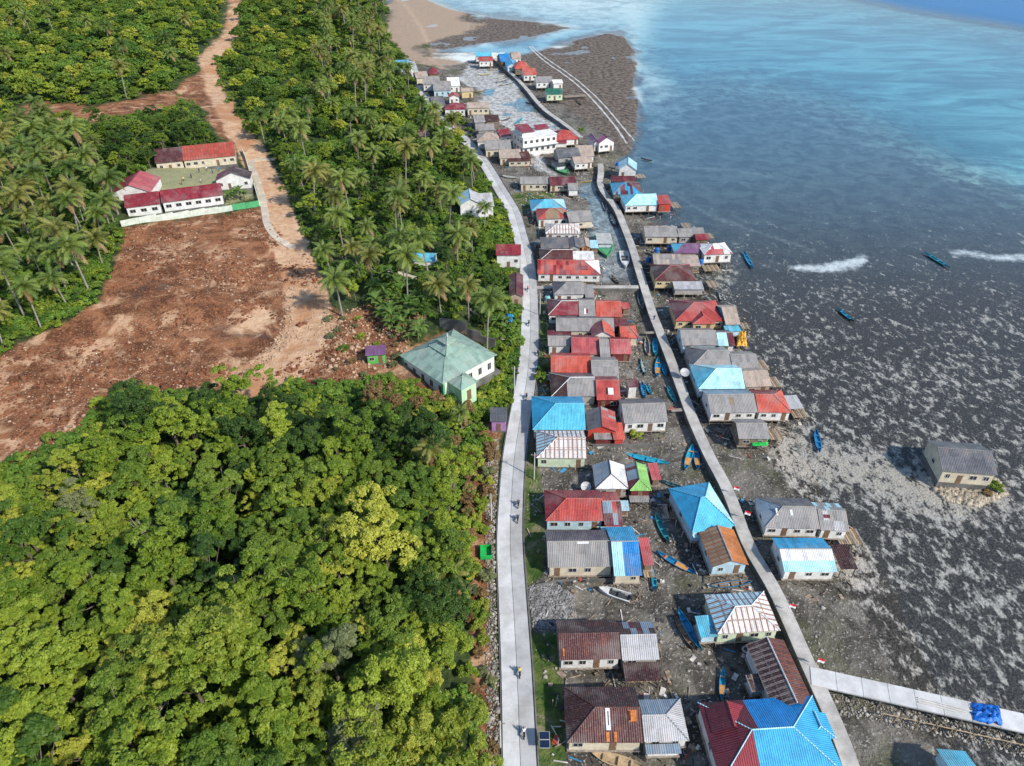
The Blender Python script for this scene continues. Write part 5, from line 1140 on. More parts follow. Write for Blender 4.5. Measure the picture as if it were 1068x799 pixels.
# shrubs on the bank between forest and road
BK = [(484,480),(500,462),(514,450),(512,520),(508,600),(514,680),(518,799),(500,799),(492,740),(486,680),(484,600)]
for p in scatter(BK, 1.7, 1.0, 4000, 51, .8, 's', False, 120, 4.0):
    px, py = proj(p.x, p.y, p.z); k = rnd.choice(('brown', 'brown', 'yellow', 'bright', 'brown', 'pale')); cl = {'brown': 'dry russet', 'yellow': 'yellowing', 'bright': 'green', 'pale': 'greyish'}[k]
    w = 'low on the bank near the bottom edge' if py > 640 else 'on the bank beside the green skip' if py > 540 else 'on the bank below the mosque'
    shrub(p, rnd.randrange(4), rnd.uniform(0, 6), rnd.uniform(.7, 1.35), k, '%s shrub %s' % (cl, w), '%s shrubs %s' % (cl, w))
for p in scatter([(340,330),(400,315),(440,335),(425,360),(405,395),(345,385)], 3.2, .6, 1500, 52, 1.0, 's', False, 26):
    k = rnd.choice(('brown', 'bright', 'pale')); cl = {'brown': 'dry russet', 'bright': 'green', 'pale': 'greyish'}[k]
    shrub(p, rnd.randrange(4), 1, rnd.uniform(.5, 1.0), k, '%s shrub on the cleared ground beside the green hut' % cl, '%s shrubs beside the green hut' % cl)
for p in scatter(R6, 2.4, 1.0, 2500, 53, .8, 's', False, 40, 3.4):
    k = rnd.choice(('brown', 'bright', 'lush', 'yellow')); cl = {'brown': 'dry russet', 'bright': 'bright green', 'lush': 'lush green', 'yellow': 'yellowing'}[k]
    shrub(p, rnd.randrange(4), 2, rnd.uniform(.8, 1.5), k, '%s shrub on the slope in front of the mosque' % cl, '%s shrubs on the slope in front of the mosque' % cl)
for (fx, fy, s, k, lab) in ((1034,512,1.3,'bright','green bush at the right corner of the lone house'),(1028,517,.8,'brown','dry bush below the lone house'),(662,456,1.2,'bright','round green bush in front of the long dark grey house'),(565,398,1.4,'mid','dark bush at the roadside near the grey hip end'),(566,388,1.1,'dark','small bush beside the tomato red house'),(770,352,1.0,'yellow','yellow bush at the seaward end of the blue shed')):
    shrub(gnd(fx, fy), 1, fx, s, k, lab, None)
# banana plants
def bleaf(L, e0):
    m = MB(); n = 7; p = Vector((0, 0, 0)); e = e0; row = []
    for k in range(n+1):
        f = k/n; w = .38*math.sin(math.pi*min(1, .12+f*.85))**.6*(L/2.4) if k < n else .03
        up = Vector((-math.sin(e), 0, math.cos(e))); row.append((p+Vector((0, -w, 0))+up*w*.35, p.copy(), p+Vector((0, w, 0))+up*w*.35)); p = p+Vector((math.cos(e), 0, math.sin(e)))*(L/n); e -= 1.7/n
    for a, b in zip(row[:-1], row[1:]): m.poly([a[0], a[1], b[1], b[0]]); m.poly([a[1], a[2], b[2], b[1]])
    return m.mesh('leaf', BANM, True)
BL = [bleaf(2.6, 1.25), bleaf(2.4, .9), bleaf(2.2, .55)]; BS = MB(); BS.tube([(0, 0, -.3), (0, 0, 1.2), (.05, 0, 2.3)], [.16, .13, .09], 7); BS = BS.mesh('stem', plain('banana_stem', (.16, .17, .06), .7))
def banana(p, rz, s, lab, gp):
    root = thing('banana_plant', lab, 'banana plant', tuple(p), rz, gp, s); put('stem', BS, root)
    for k in range(8): put('leaf', BL[k % 3], root, Matrix.Translation((.03, 0, 2.15)) @ Matrix.Rotation(k*2.4, 4, 'Z'))
for poly, lab, gp, mx in (([(380,300),(450,318),(440,335),(410,350),(395,330)], 'banana plant in the patch above the green hut', 'banana plants above the green hut', 26), ([(500,295),(530,310),(530,345),(505,342),(495,318)], 'banana plant in the thicket by the maroon roadside house', 'banana plants by the roadside house', 30), ([(415,345),(440,335),(450,348),(430,360)], 'banana plant just behind the mosque', 'banana plants behind the mosque', 8), ([(395,285),(470,292),(490,310),(470,322),(420,305)], 'banana plant under the tall palms', 'banana plants under the tall palms', 22)):
    for p in scatter(poly, 2.6, 1.5, 900, hash(lab) % 99 if 0 else len(lab), 1.0, 'b', False, mx): banana(p, rnd.uniform(0, 6), rnd.uniform(.9, 1.4), lab, gp)
for i, (fx, fy) in enumerate(((245,205),(251,203),(240,208),(256,206))): banana(gnd(fx, fy+4), i, 1.1, 'banana plant in the school corner bed', 'banana plants in the school corner bed')
# ---------------------------------------------------------------- stones, litter
def oct_cloud(name, pts, sizes, mat, flat=.6, seed=1):
    rng = np.random.default_rng(seed); n = len(pts); base = np.array([[1,0,0],[0,1,0],[-1,0,0],[0,-1,0],[0,0,1],[0,0,-1]], float); T = np.array([[0,1,4],[1,2,4],[2,3,4],[3,0,4],[1,0,5],[2,1,5],[3,2,5],[0,3,5]])
    V = base[None]*rng.uniform(.55, 1.3, (n, 6, 1)); a = rng.uniform(0, 6.28, n); c, s = np.cos(a)[:, None], np.sin(a)[:, None]
    V = np.stack([V[..., 0]*c-V[..., 1]*s, V[..., 0]*s+V[..., 1]*c, V[..., 2]*flat], -1)*np.asarray(sizes)[:, None, None]+np.asarray(pts)[:, None]
    F = (T[None]+6*np.arange(n)[:, None, None]).reshape(-1, 3); return put(name, npmesh(name, V.reshape(-1, 3), F, mat))
def inpoly(poly, n, seed, up=.05):
    rng = np.random.default_rng(seed); w = [gnd(*q) for q in poly]; x0, x1 = min(q.x for q in w), max(q.x for q in w); y0, y1 = min(q.y for q in w), max(q.y for q in w)
    X, Y = rng.uniform(x0, x1, n), rng.uniform(y0, y1, n); Z = height(X, Y); px, py = proj(X, Y, Z); k = sdf(poly, px, py) > 0
    return X[k], Y[k], Z[k]+up, px[k], py[k]
M_rock = plain('pale_rock', (.36,.245,.165), .9, 0, .4, 1.2)
X, Y, Z, px, py = inpoly(SOILP, 13000, 61)
k = vnoise(X, Y, 9, 12)+.6*vnoise(X, Y, 3, 13) > .92; sz = np.random.default_rng(3).gamma(1.7, .075, k.sum())+.04
o = oct_cloud('rubble_stones', np.stack([X[k], Y[k], Z[k]], 1), sz, M_rock); kind(o, 'stuff'); o['label'] = 'pale limestone rubble strewn over the red clearing'
X, Y, Z, px, py = inpoly(SOILP, 16000, 62)
k = vnoise(X, Y, 12, 15)+.6*vnoise(X, Y, 4, 16) > .72; o = oct_cloud('soil_clods', np.stack([X[k], Y[k], Z[k]], 1), np.random.default_rng(13).gamma(1.8, .13, k.sum())+.08, plain('clod_soil', (.17,.068,.034), .95, 0, .5, .5), .55, 8); kind(o, 'stuff'); o['label'] = 'churned clods of red brown soil over the clearing'
berm = [[(0,478),(60,452),(98,424),(140,398),(235,404),(240,412),(145,408),(105,434),(62,462),(0,492)],[(295,250),(345,318),(372,352),(362,356),(335,325),(300,270)],[(335,330),(405,312),(440,335),(420,372),(400,392),(340,396)],[(236,404),(262,396),(300,360),(312,300),(300,300),(290,350),(255,385)]]
P = [inpoly(b, 1100, 70+i) for i, b in enumerate(berm)]
o = oct_cloud('berm_stones', np.concatenate([np.stack(q[:3], 1) for q in P]), np.random.default_rng(4).gamma(1.6, .13, sum(len(q[0]) for q in P))+.1, M_rock, .7, 2); kind(o, 'stuff'); o['label'] = 'heaped pale boulders along the edges of the clearing'
VIL = [(548,860),(545,420),(556,300),(535,215),(505,165),(470,120),(440,80),(500,60),(540,70),(600,140),(640,160),(670,200),(745,250),(785,330),(850,430),(880,480),(905,560),(880,620),(900,860)]
X, Y, Z, px, py = inpoly(VIL, 60000, 63, .03); xr_ = np.interp(Y, RY, RX); xw_ = np.interp(Y, WY, WX)
k = (X > xr_+3) & (np.abs(X-xw_) > 1.6) & (vnoise(X, Y, 7, 21)+.5*vnoise(X, Y, 2, 22) > .78); sel = np.nonzero(k)[0]
M_rubble = plain('shore_rubble', (.27,.25,.22), .9, 0, .5, .8)
o = oct_cloud('shore_stones', np.stack([X[sel], Y[sel], Z[sel]], 1), np.random.default_rng(5).gamma(2.0, .07, len(sel))+.05, M_rubble, .6, 3); kind(o, 'stuff'); o['label'] = 'loose stones and coral rubble between the houses'
GRAV = [(550,612),(575,606),(598,620),(602,650),(585,656),(556,656)]
q = inpoly(GRAV, 5000, 66); o = oct_cloud('gravel', np.stack(q[:3], 1), np.random.default_rng(6).gamma(2, .045, len(q[0]))+.04, plain('gravel_grey', (.21,.205,.20), .9, 0, .4, 1.0), .7, 4); kind(o, 'stuff'); o['label'] = 'grey gravel bank between the grass strips'
BKR = [(506,470),(520,455),(517,560),(520,680),(525,799),(508,799),(506,640)]
q = inpoly(BKR, 5000, 68); xr_ = np.interp(q[1], RY, RX); kk = (q[0] < xr_-2.7); o = oct_cloud('verge_stones', np.stack(q[:3], 1)[kk], np.random.default_rng(17).gamma(1.8, .07, kk.sum())+.04, plain('verge_rock', (.26,.24,.21), .9, 0, .5, 1.0), .7, 14); kind(o, 'stuff'); o['label'] = 'grey rubble along the left road verge'
isop = [(965,500),(985,498),(1040,500),(1050,515),(1020,528),(985,522)]
q = inpoly(isop, 6000, 67); o = oct_cloud('mound_stones', np.stack(q[:3], 1), np.random.default_rng(7).gamma(2, .12, len(q[0]))+.08, plain('mound_rock', (.34,.29,.22), .9, 0, .4, 1.0), .8, 5); kind(o, 'stuff'); o['label'] = 'stone mound around the lone house'
# planks, poles and scrap lying round the houses: countless, one object per material
LIT = {0: plain('scrap_wood', (.25,.19,.14), .9, 0, .5, 1.5), 1: plain('scrap_pale', (.52,.49,.45), .8, 0, .3, 1.5), 2: plain('scrap_dark', (.045,.04,.04), .8, 0, .3, 1.5), 3: plain('scrap_blue', (.05,.25,.45), .6, 0, .3, 1.5), 4: plain('scrap_red', (.35,.06,.04), .7, 0, .3, 1.5)}
mb = MB(); rr = random.Random(9)
X, Y, Z, px, py = inpoly(VIL, 30000, 64, .0); xr_ = np.interp(Y, RY, RX); xw_ = np.interp(Y, WY, WX); nlit = 0
for i in range(len(X)):
    if X[i] < xr_[i]+3.5 or abs(X[i]-xw_[i]) < 1.9 or nlit > 6000: continue
    dx, dy = FT[:, 0]-X[i], FT[:, 1]-Y[i]; c, s = np.cos(FT[:, 4]), np.sin(FT[:, 4]); u_, v_ = np.abs(dx*c+dy*s)-FT[:, 2], np.abs(-dx*s+dy*c)-FT[:, 3]
    d = np.maximum(u_, v_).min()
    if d < .1 or d > 3.2 or rr.random() < d/4: continue
    M = Matrix.Translation((X[i], Y[i], Z[i]+.08)) @ Matrix.Rotation(rr.uniform(0, 6.3), 4, 'Z') @ Matrix.Rotation(rr.gauss(0, .12), 4, 'Y'); t_ = rr.random(); mi = rr.choice((0,0,0,0,0,1,1,1,2,2,2,2,0,1,3,4))
    if t_ < .14: mb.box(-.05, .05, -.05, .05, -.2, rr.uniform(.6, 1.9), mi, M)
    elif t_ < .5: mb.box(-rr.uniform(.5, 1.7), rr.uniform(.5, 1.7), -.08, .08, -.04, .05, mi, M)
    elif t_ < .75: a = rr.uniform(.1, .38); mb.box(-a, a, -a*.7, a*.7, -.1, a*.9, mi, M)
    else: a = rr.uniform(.3, .7); mb.box(-a, a, -a*.6, a*.6, .0, .04, mi, M)
    nlit += 1
o = mb.build('scrap_litter', [LIT[i] for i in range(5)]); kind(o, 'stuff'); o['label'] = 'planks, boxes and scrap lying around the stilt houses'
# ---------------------------------------------------------------- boats
def canoe_meshes(L=6.0, B=.5, H=.55):
    n = 14; st = []
    for k in range(n+1):
        f = -1+2*k/n; w = B*max(.02, (1-abs(f)**2.6)); z = H+.35*abs(f)**3; kz = .05+.30*abs(f)**4
        st.append((f*L/2, w, z, kz))
    out = MB(); inn = MB()
    for (x0, w0, z0, k0), (x1, w1, z1, k1) in zip(st[:-1], st[1:]):
        for s in (-1, 1):
            a = [(x0, s*w0, z0), (x0, s*w0*.75, (z0+k0)*.45), (x0, 0, k0)]; b = [(x1, s*w1, z1), (x1, s*w1*.75, (z1+k1)*.45), (x1, 0, k1)]
            ia = [(x0, s*w0*.82, z0), (x0, s*w0*.6, k0+.14)]; ib = [(x1, s*w1*.82, z1), (x1, s*w1*.6, k1+.14)]
            for j in range(2): q = [a[j], b[j], b[j+1], a[j+1]]; out.poly(q if s < 0 else q[::-1])
            q = [a[0], ia[0], ib[0], b[0]]; out.poly(q if s < 0 else q[::-1])
            q = [ia[0], ia[1], ib[1], ib[0]]; inn.poly(q if s < 0 else q[::-1])
        inn.poly([(x0, -w0*.6, k0+.14), (x1, -w1*.6, k1+.14), (x1, w1*.6, k1+.14), (x0, w0*.6, k0+.14)])
    return out, inn
CO, CI = canoe_meshes(); th = MB(); th.box(-.14, .14, -.42, .42, 0, .05); fd = MB(); fd.box(-.75, .75, -.38, .38, 0, .04)
BC = {k: paint(c, .5, .35, .4, 'boat_'+k) for k, c in dict(cyan=(.03,.38,.55), blue=(.02,.22,.45), teal=(.03,.25,.28), dark=(.05,.06,.07), wood=(.26,.18,.11), white=(.7,.72,.72), green=(.10,.38,.16), tan=(.50,.37,.22), orange=(.62,.30,.08), yellow=(.55,.45,.15), pale=(.5,.5,.46)).items()}
CM = {}
def canoe(a, b, hull, inner, label, beam=1.0, deck=None):
    pa, pb = gnd(*a), gnd(*b); d = pb-pa; L = math.hypot(d.x, d.y); c = (pa+pb)/2
    if (hull, inner) not in CM: CM[(hull, inner)] = (CO.mesh('hull', BC[hull], True), CI.mesh('inside', BC[inner], True))
    z = max(min(hz(c.x, c.y), hz(pa.x, pa.y)), 0.0)-.04
    root = thing('canoe', label, 'canoe', (c.x, c.y, z), math.atan2(d.y, d.x), 'canoes drawn up around the stilt village', (L/6.0, beam*min(1.35, max(.9, L/6)), 1.0))
    h, i = CM[(hull, inner)]; put('hull', h, root); put('inside', i, root)
    for x, kk in ((-1.5, 0), (0.2, 0), (1.6, 0)): put('thwart', TH[deck or inner], root, Matrix.Translation((x, 0, .47)))
    if deck: put('foredeck', FD[deck], root, Matrix.Translation((.9, 0, .50)))
TH = {k: th.mesh('thwart', m) for k, m in BC.items()}; FD = {k: fd.mesh('foredeck', m) for k, m in BC.items()}
for args in [((680,592),(683,619),'teal','cyan','dark teal canoe against the blue patched house'), ((684,577),(725.5,600.5),'blue','blue','blue canoe with orange deck left of the orange rust roof',1,'orange'), ((683,537),(697.5,568.5),'teal','teal','teal canoe lying behind the red house'),
  ((722,466),(714.4,492),'cyan','cyan','left canoe of the pair moored at the walkway, orange deck',1,'orange'), ((725,467),(727.5,492),'blue','blue','right canoe of the pair moored at the walkway',1,'orange'), ((650,471.5),(697.5,485),'cyan','cyan','long bright cyan canoe above the green roofed house',1.1),
  ((688.5,503),(712,511),'teal','dark','dark green canoe beside the azure hip roof'), ((692,518),(713,520),'dark','dark','black canoe beside the azure hip roof'), ((740,613.5),(783.6,608.5),'blue','wood','slim blue canoe under the rust and orange gable'), ((706.6,637),(731,681),'cyan','blue','bright blue canoe left of the rust striped hip roof',1.05),
  ((703,645),(724,680),'wood','wood','brown canoe lying along the bright blue canoe'), ((753.4,699),(752,733),'blue','cyan','blue canoe with orange deck behind the red and blue roof',1,'orange'), ((850.3,450),(854.5,474),'blue','blue','blue canoe out on the flats by the red hip'), ((775,264),(785,282),'cyan','blue','turquoise canoe off the pink stilt house'),
  ((963.6,265),(990,281),'cyan','teal','long turquoise canoe afloat near the white surf'), ((873,323),(890,337),'dark','cyan','dark canoe on the mottled flats'), ((750,305),(752.5,316),'dark','pale','small dark canoe behind the large yellow walled house'), ((668,167),(680,170),'wood','dark','dark canoe off the white gabled house'),
  ((683,353),(683.5,373),'cyan','cyan','cyan canoe, first below the small jetty plank'), ((674,354),(675.5,372),'pale','dark','grey canoe beside the cyan one below the jetty plank'), ((686,375),(685,395),'blue','cyan','blue canoe at the walkway level with the pink roof',1,'orange'), ((690.5,379),(694.5,394),'cyan','blue','second blue canoe touching the walkway wall'), ((669,375),(673,393),'teal','pale','pale teal canoe in mid canal'),
  ((695.6,404),(705,422.5),'cyan','teal','teal canoe by the second jetty plank'), ((669,400),(672.5,417),'blue','blue','blue canoe next to the tiny white hut'), ((674,402),(678.5,413),'teal','cyan','short teal canoe next to the tiny white hut'), ((665.7,306),(670.5,324),'pale','dark','grey canoe just below the cross path'),
  ((629,211),(632.5,222),'pale','dark','small canoe high in the canal'), ((637,225),(641.5,237),'dark','pale','dark canoe along the canal wall'), ((637.6,289),(645,297),'dark','wood','dark canoe just above the cross path'), ((573,119),(586,131),'pale','dark','white dark hulled boat along the far walkway'), ((548,108),(561,109.5),'dark','dark','dark canoe in the upper inlet'),
  ((605,191),(617,190),'yellow','wood','yellowish canoe near the grey hut'), ((523,184.5),(541,187),'pale','pale','pale long boat beside the road bend',1.5), ((545,124),(537,130),'teal','cyan','teal boat in the upper inlet'), ((522,126),(532,124.5),'wood','dark','reddish boat in the upper inlet'), ((498,78.8),(513,78),'pale','yellow','pale boat below the far stilt house',1.6), ((516,82.5),(525.5,79.5),'pale','pale','first of three grey boats by the far walkway'),
  ((517,86.8),(530.5,82.8),'dark','pale','second of three grey boats by the far walkway'), ((520.6,90.3),(535.5,86.6),'dark','pale','third of three grey boats by the far walkway'), ((508,73.4),(519.5,73),'pale','pale','white boat right under the far red roof'), ((601,105),(606,110),'dark','wood','dark canoe on the mud by the green house'), ((616,786),(672,803),'tan','tan','long tan canoe lying at the bottom edge',1.4), ((495,96.5),(506,95.5),'wood','wood','brown canoe beside the tan box house')]:
    canoe(*args[:5], *(args[5:]))
# speedboat, green cabin boat, white launch, barge
def launch(a, b, label, hull, deckc, cabin=None, beam=1.0, name='motorboat', H=1.0):
    pa, pb = gnd(*a), gnd(*b); d = pa-pb; L = math.hypot(d.x, d.y); c = (pa+pb)/2; root = thing(name, label, 'boat', (c.x, c.y, max(0, hz(c.x, c.y))-.05), math.atan2(d.y, d.x))
    B = L*.17*beam; st = []
    for k in range(11):
        f = k/10; w = B*(1 if f < .45 else max(.02, 1-((f-.45)/.55)**2.2)); st.append((-L/2+L*f, w, H*(.75+.35*f*f), .05+.35*max(0, f-.6)**2*4*H*.4))
    m = MB(); dk = MB()
    for (x0, w0, z0, k0), (x1, w1, z1, k1) in zip(st[:-1], st[1:]):
        for s in (-1, 1):
            for q in ([(x0, s*w0, z0), (x1, s*w1, z1), (x1, s*w1*.7, k1), (x0, s*w0*.7, k0)], [(x0, s*w0*.7, k0), (x1, s*w1*.7, k1), (x1, 0, k1-.05), (x0, 0, k0-.05)], [(x0, s*w0, z0), (x0, s*w0*.78, z0+.02), (x1, s*w1*.78, z1+.02), (x1, s*w1, z1)], [(x0, s*w0*.78, z0+.02), (x0, s*w0*.74, z0-.4*H), (x1, s*w1*.74, z1-.4*H), (x1, s*w1*.78, z1+.02)]):
                m.poly(q if s < 0 else q[::-1])
        dk.poly([(x0, -w0*.75, z0-.4*H), (x1, -w1*.75, z1-.4*H), (x1, w1*.75, z1-.4*H), (x0, w0*.75, z0-.4*H)])
    x0, w0, z0, k0 = st[0]; m.poly([(x0, -w0, z0), (x0, -w0*.7, k0), (x0, 0, k0-.05), (x0, w0*.7, k0), (x0, w0, z0)])
    m.build('hull', BC[hull], root, True); dk.build('deck', BC[deckc], root)
    f = MB(); f.poly([(L*.15, -B*.7, H*.86), (L*.47, -.05, H*1.02), (L*.47, .05, H*1.02), (L*.15, B*.7, H*.86)]); f.build('foredeck', BC[hull], root)
    if cabin:
        cb = MB(); cb.box(-L*.38, L*.05, -B*.7, B*.7, H*.4, H*1.9); cb = cb.build('cabin', BC['white'], root); r = MB(); r.box(-L*.42, L*.08, -B*.85, B*.85, H*1.9, H*2.0); r.build('cabin_roof', BC[cabin], root)
    else:
        wsh = MB(); wsh.poly([(L*.14, -B*.7, H*.85), (L*.14, B*.7, H*.85), (L*.08, B*.6, H*1.25), (L*.08, -B*.6, H*1.25)]); wsh.build('windscreen', M_pane, root)
        s_ = MB(); s_.box(-L*.2, -L*.12, -B*.65, B*.65, H*.4, H*.75); s_.build('seat', BC['dark'], root)
    e = MB(); e.box(-L/2-.35, -L/2-.02, -.2, .2, H*.4, H*1.1); e.build('outboard_motor', BC['dark'], root)
launch((624,616),(657,626), 'white open speedboat on the mud below the long grey house', 'white', 'dark', name='speedboat')
launch((632.8,270),(628,247.5), 'green boat with white cabin in the canal', 'green', 'teal', 'pale', 1.1)
launch((652.3,281),(650.6,264), 'white launch along the canal wall', 'white', 'pale', None, .8)
launch((591.5,183.5),(578,171), 'dark green barge beside the jetty houses', 'green', 'dark', 'dark', 1.1, 'barge')
# ---------------------------------------------------------------- people and motorbikes (a few pixels each)
def skin_person(sit):
    v, e, r = [], [], []
    def add(p, rad, par=None):
        v.append(p); r.append(rad)
        if par is not None: e.append((par, len(v)-1))
        return len(v)-1
    if sit:
        pel = add((0, 0, .82), .15); ch_ = add((0, .06, 1.12), .17, pel); nk = add((0, .10, 1.38), .07, ch_); hd = add((0, .12, 1.50), .10, nk); add((0, .12, 1.63), .09, hd)
        for s in (-1, 1):
            k = add((s*.17, .42, .74), .085, pel); a = add((s*.16, .34, .34), .06, k); add((s*.16, .48, .30), .05, a)
            sh = add((s*.20, .10, 1.30), .07, ch_); el = add((s*.30, .28, 1.08), .05, sh); add((s*.27, .52, 1.08), .04, el)
    else:
        pel = add((0, 0, .92), .14); ch_ = add((0, 0, 1.25), .17, pel); nk = add((0, 0, 1.48), .06, ch_); hd = add((0, .01, 1.58), .10, nk); add((0, .01, 1.70), .09, hd)
        for s in (-1, 1):
            h = add((s*.10, 0, .85), .10, pel); k = add((s*.11, .04, .48), .07, h); a = add((s*.11, .0, .09), .05, k); add((s*.12, .14, .04), .045, a)
            sh = add((s*.20, 0, 1.40), .07, ch_); el = add((s*.27, .0, 1.12), .05, sh); add((s*.27, .1, .86), .04, el)
    me = bpy.data.meshes.new('person'); me.from_pydata(v, e, []); o = bpy.data.objects.new('person_build', me); col.objects.link(o)
    o.modifiers.new('s', 'SKIN')
    for i, sv in enumerate(me.skin_vertices[0].data): sv.radius = (r[i], r[i]); sv.use_root = (i == 0)
    sm = o.modifiers.new('d', 'SUBSURF'); sm.levels = 1; dg = bpy.context.evaluated_depsgraph_get(); m2 = bpy.data.meshes.new_from_object(o.evaluated_get(dg)); bpy.data.objects.remove(o); return m2
def clothm(i, top, leg):
    t = NT('clothes'); p = t.new('ShaderNodeTexCoord').outputs['Object']; s = t.new('ShaderNodeSeparateXYZ'); t.l.new(p, s.inputs[0]); z = s.outputs[2]
    c = t.mix(t.math('GREATER_THAN', z, .86), leg, top); c = t.mix(t.math('GREATER_THAN', z, 1.43), c, (.30, .16, .10)); c = t.mix(t.math('GREATER_THAN', z, 1.62), c, (.015, .012, .01)); return t.fin(c, .8)
PS, PT = skin_person(True), skin_person(False)
CL = [clothm(i, a, b) for i, (a, b) in enumerate((((.05,.06,.10),(.03,.03,.04)), ((.5,.08,.06),(.04,.04,.06)), ((.6,.5,.15),(.05,.05,.08)), ((.7,.7,.7),(.10,.03,.03)), ((.08,.25,.4),(.04,.04,.05))))]
CLN = ['navy', 'red', 'yellow', 'white', 'blue']
def person(p, rz, i, sit, label, group=None):
    o = put('person', PS if sit else PT); o.location = p; o.rotation_euler = (0, 0, rz)
    if not o.data.materials: o.data.materials.append(CL[0])
    o.material_slots[0].link = 'OBJECT'; o.material_slots[0].material = CL[i]; return tag(o, label, 'person', group)
def wheel_mesh():
    m = MB(); n = 14
    for k in range(n):
        a, b = 2*math.pi*k/n, 2*math.pi*(k+1)/n
        f = lambda t_, r, x: (x, r*math.cos(t_), r*math.sin(t_))
        m.poly([f(a, .29, -.05), f(b, .29, -.05), f(b, .29, .05), f(a, .29, .05)]); m.poly([f(a, .21, .05), f(b, .21, .05), f(b, .21, -.05), f(a, .21, -.05)])
        for x in (-.05, .05): m.poly([f(a, .29, x), f(a, .21, x), f(b, .21, x), f(b, .29, x)][::(1 if x > 0 else -1)])
    for k in range(3): a = k*2.094; m.tube([(0, .22*math.cos(a), .22*math.sin(a)), (0, -.22*math.cos(a), -.22*math.sin(a))], .018, 4)
    return m.mesh('wheel', plain('tyre', (.02, .02, .02), .8))
WH = wheel_mesh(); bd = MB(); bd.tube([(0, -.75, .72), (0, -.2, .68), (0, .15, .45), (0, .45, .55), (0, .62, .85)], [.09, .16, .15, .10, .08], 6); BODY = bd.mesh('body', plain('bike_body', (.03, .03, .035), .4), True)
st_ = MB(); st_.box(-.13, .13, -.75, .05, .74, .84); SEAT = st_.mesh('seat', plain('bike_seat', (.015, .015, .015), .6)); hb = MB(); hb.tube([(-.36, .5, 1.02), (0, .58, .98), (.36, .5, 1.02)], .02, 5); hb.tube([(0, .58, .98), (0, .72, .3)], .03, 5); HB = hb.mesh('handlebar', plain('bike_metal', (.3, .3, .3), .4, .8))
def bike(p, rz, label):
    root = thing('motorbike', label, 'motorbike', p, rz, 'motorbikes on the road'); put('body', BODY, root); put('seat', SEAT, root); put('handlebar', HB, root)
    for y in (-.62, .68): put('wheel', WH, root, Matrix.Translation((0, y, .29)))
for i, (bx_, by_, ci, wh) in enumerate([(542,703,2,'beside the dark maroon house'),(540.6,527.6,0,'upper one of two beside the red hip roof'),(540,543,0,'lower one of two beside the red hip roof'),(549,415.6,0,'level with the big cyan roof'),(559,387,4,'at the road edge by the tomato red roof'),(551.5,339,0,'near the maroon hip roof'),(550.5,303,1,'near the cross path'),(561,370,0,'at the road edge by the small grey roof'),(546.5,766,3,'near the bottom edge')]):
    p = unp(bx_, by_, 1.66); j = int(np.argmin(np.abs(RY-p.y))); q0, q1 = max(0, j-1), min(len(RY)-1, j+1); rz = math.atan2(RY[q1]-RY[q0], RX[q1]-RX[q0])-math.pi/2
    bike(p, rz, 'dark motorbike on the road %s' % wh); person(p, rz, ci, True, 'rider in %s top on the motorbike %s' % (CLN[ci], wh))
person(unp(682, 334, 1.9), .3, 0, False, 'person in navy top walking on the walkway below the cross path')
for i, (fx, fy) in enumerate([(208,180),(190,193),(192,189),(210,191),(228.5,179),(232,175),(212.7,174),(207,174.5),(216,178),(222,181),(200,186)]):
    p = gnd(fx, fy); p.z = hz(p.x, p.y); person(p, i*1.7, i % 5, False, 'pupil in %s top standing in the school yard' % CLN[i % 5], 'pupils in the school yard')
# ---------------------------------------------------------------- street furniture and odd things
def pole(a, h, label):
    p = gnd(*a); root = thing('utility_pole', label, 'pole', (p.x, p.y, p.z)); m = MB(); m.tube([(0, 0, -.4), (0, 0, h)], [.13, .09], 8); m.build('shaft', paint((.55,.54,.52), .7, .2, .2, 'pole'), root)
    m = MB(); m.box(-.7, .7, -.05, .05, h-.6, h-.48); m.build('crossarm', M_post, root)
    for x in (-.6, 0, .6): m = MB(); m.tube([(x, 0, h-.48), (x, 0, h-.3)], .05, 6); m.build('insulator', M_frame, root)
pole((512.5,543), 7, 'pale pole on the left verge opposite the red house'); pole((536.5,412), 8, 'pale pole on the left verge in front of the mosque'); pole((522,780), 7, 'pale pole at the left road edge near the bottom'); pole((563,330), 7, 'pole at the right road edge by the maroon hip roof'); pole((557,500), 7, 'pole on the grass strip below the rust striped house')
# green skip
p = gnd(507, 578); sk = thing('skip_container', 'bright green open skip on the left verge', 'skip', (p.x, p.y, p.z+.02), .05); M_skip = paint((.02,.48,.10), .5, .25, .4, 'skip_green')
for nm, b in (('floor_panel', (-.95,.95,-1.25,1.25,.12,.2)), ('side_panel', (-1.0,-.95,-1.3,1.3,.12,1.15)), ('side_panel', (.95,1.0,-1.3,1.3,.12,1.15)), ('end_panel', (-.95,.95,-1.3,-1.25,.12,1.15)), ('end_panel', (-.95,.95,1.25,1.3,.12,.95)), ('rim', (-1.06,1.06,-1.36,-1.3,1.05,1.17)), ('skid', (-.8,-.65,-1.3,1.3,0,.12)), ('skid', (.65,.8,-1.3,1.3,0,.12))):
    m = MB(); m.box(*b); m.build(nm, M_skip, sk)
# solar panel on a frame
p = gnd(567.5, 776); so_ = thing('solar_panel', 'pair of dark solar panels on a post beside the road', 'solar panel', (p.x, p.y, p.z)); m = MB(); m.tube([(0, 0, -.3), (0, 0, 2.2)], .06, 6); m.build('post', M_frame, so_)
for y in (-.62, .45): 
    M = Matrix.Rotation(.2, 4, 'X'); m = MB(); m.box(-.65, .65, y-.45, y+.5, 2.2, 2.25, 0, M); q = m.build('panel', plain('solar_cell', (.01, .02, .05), .2), so_); m = MB(); m.box(-.70, .70, y-.5, y+.55, 2.16, 2.2, 0, M); m.build('frame', M_frame, q)
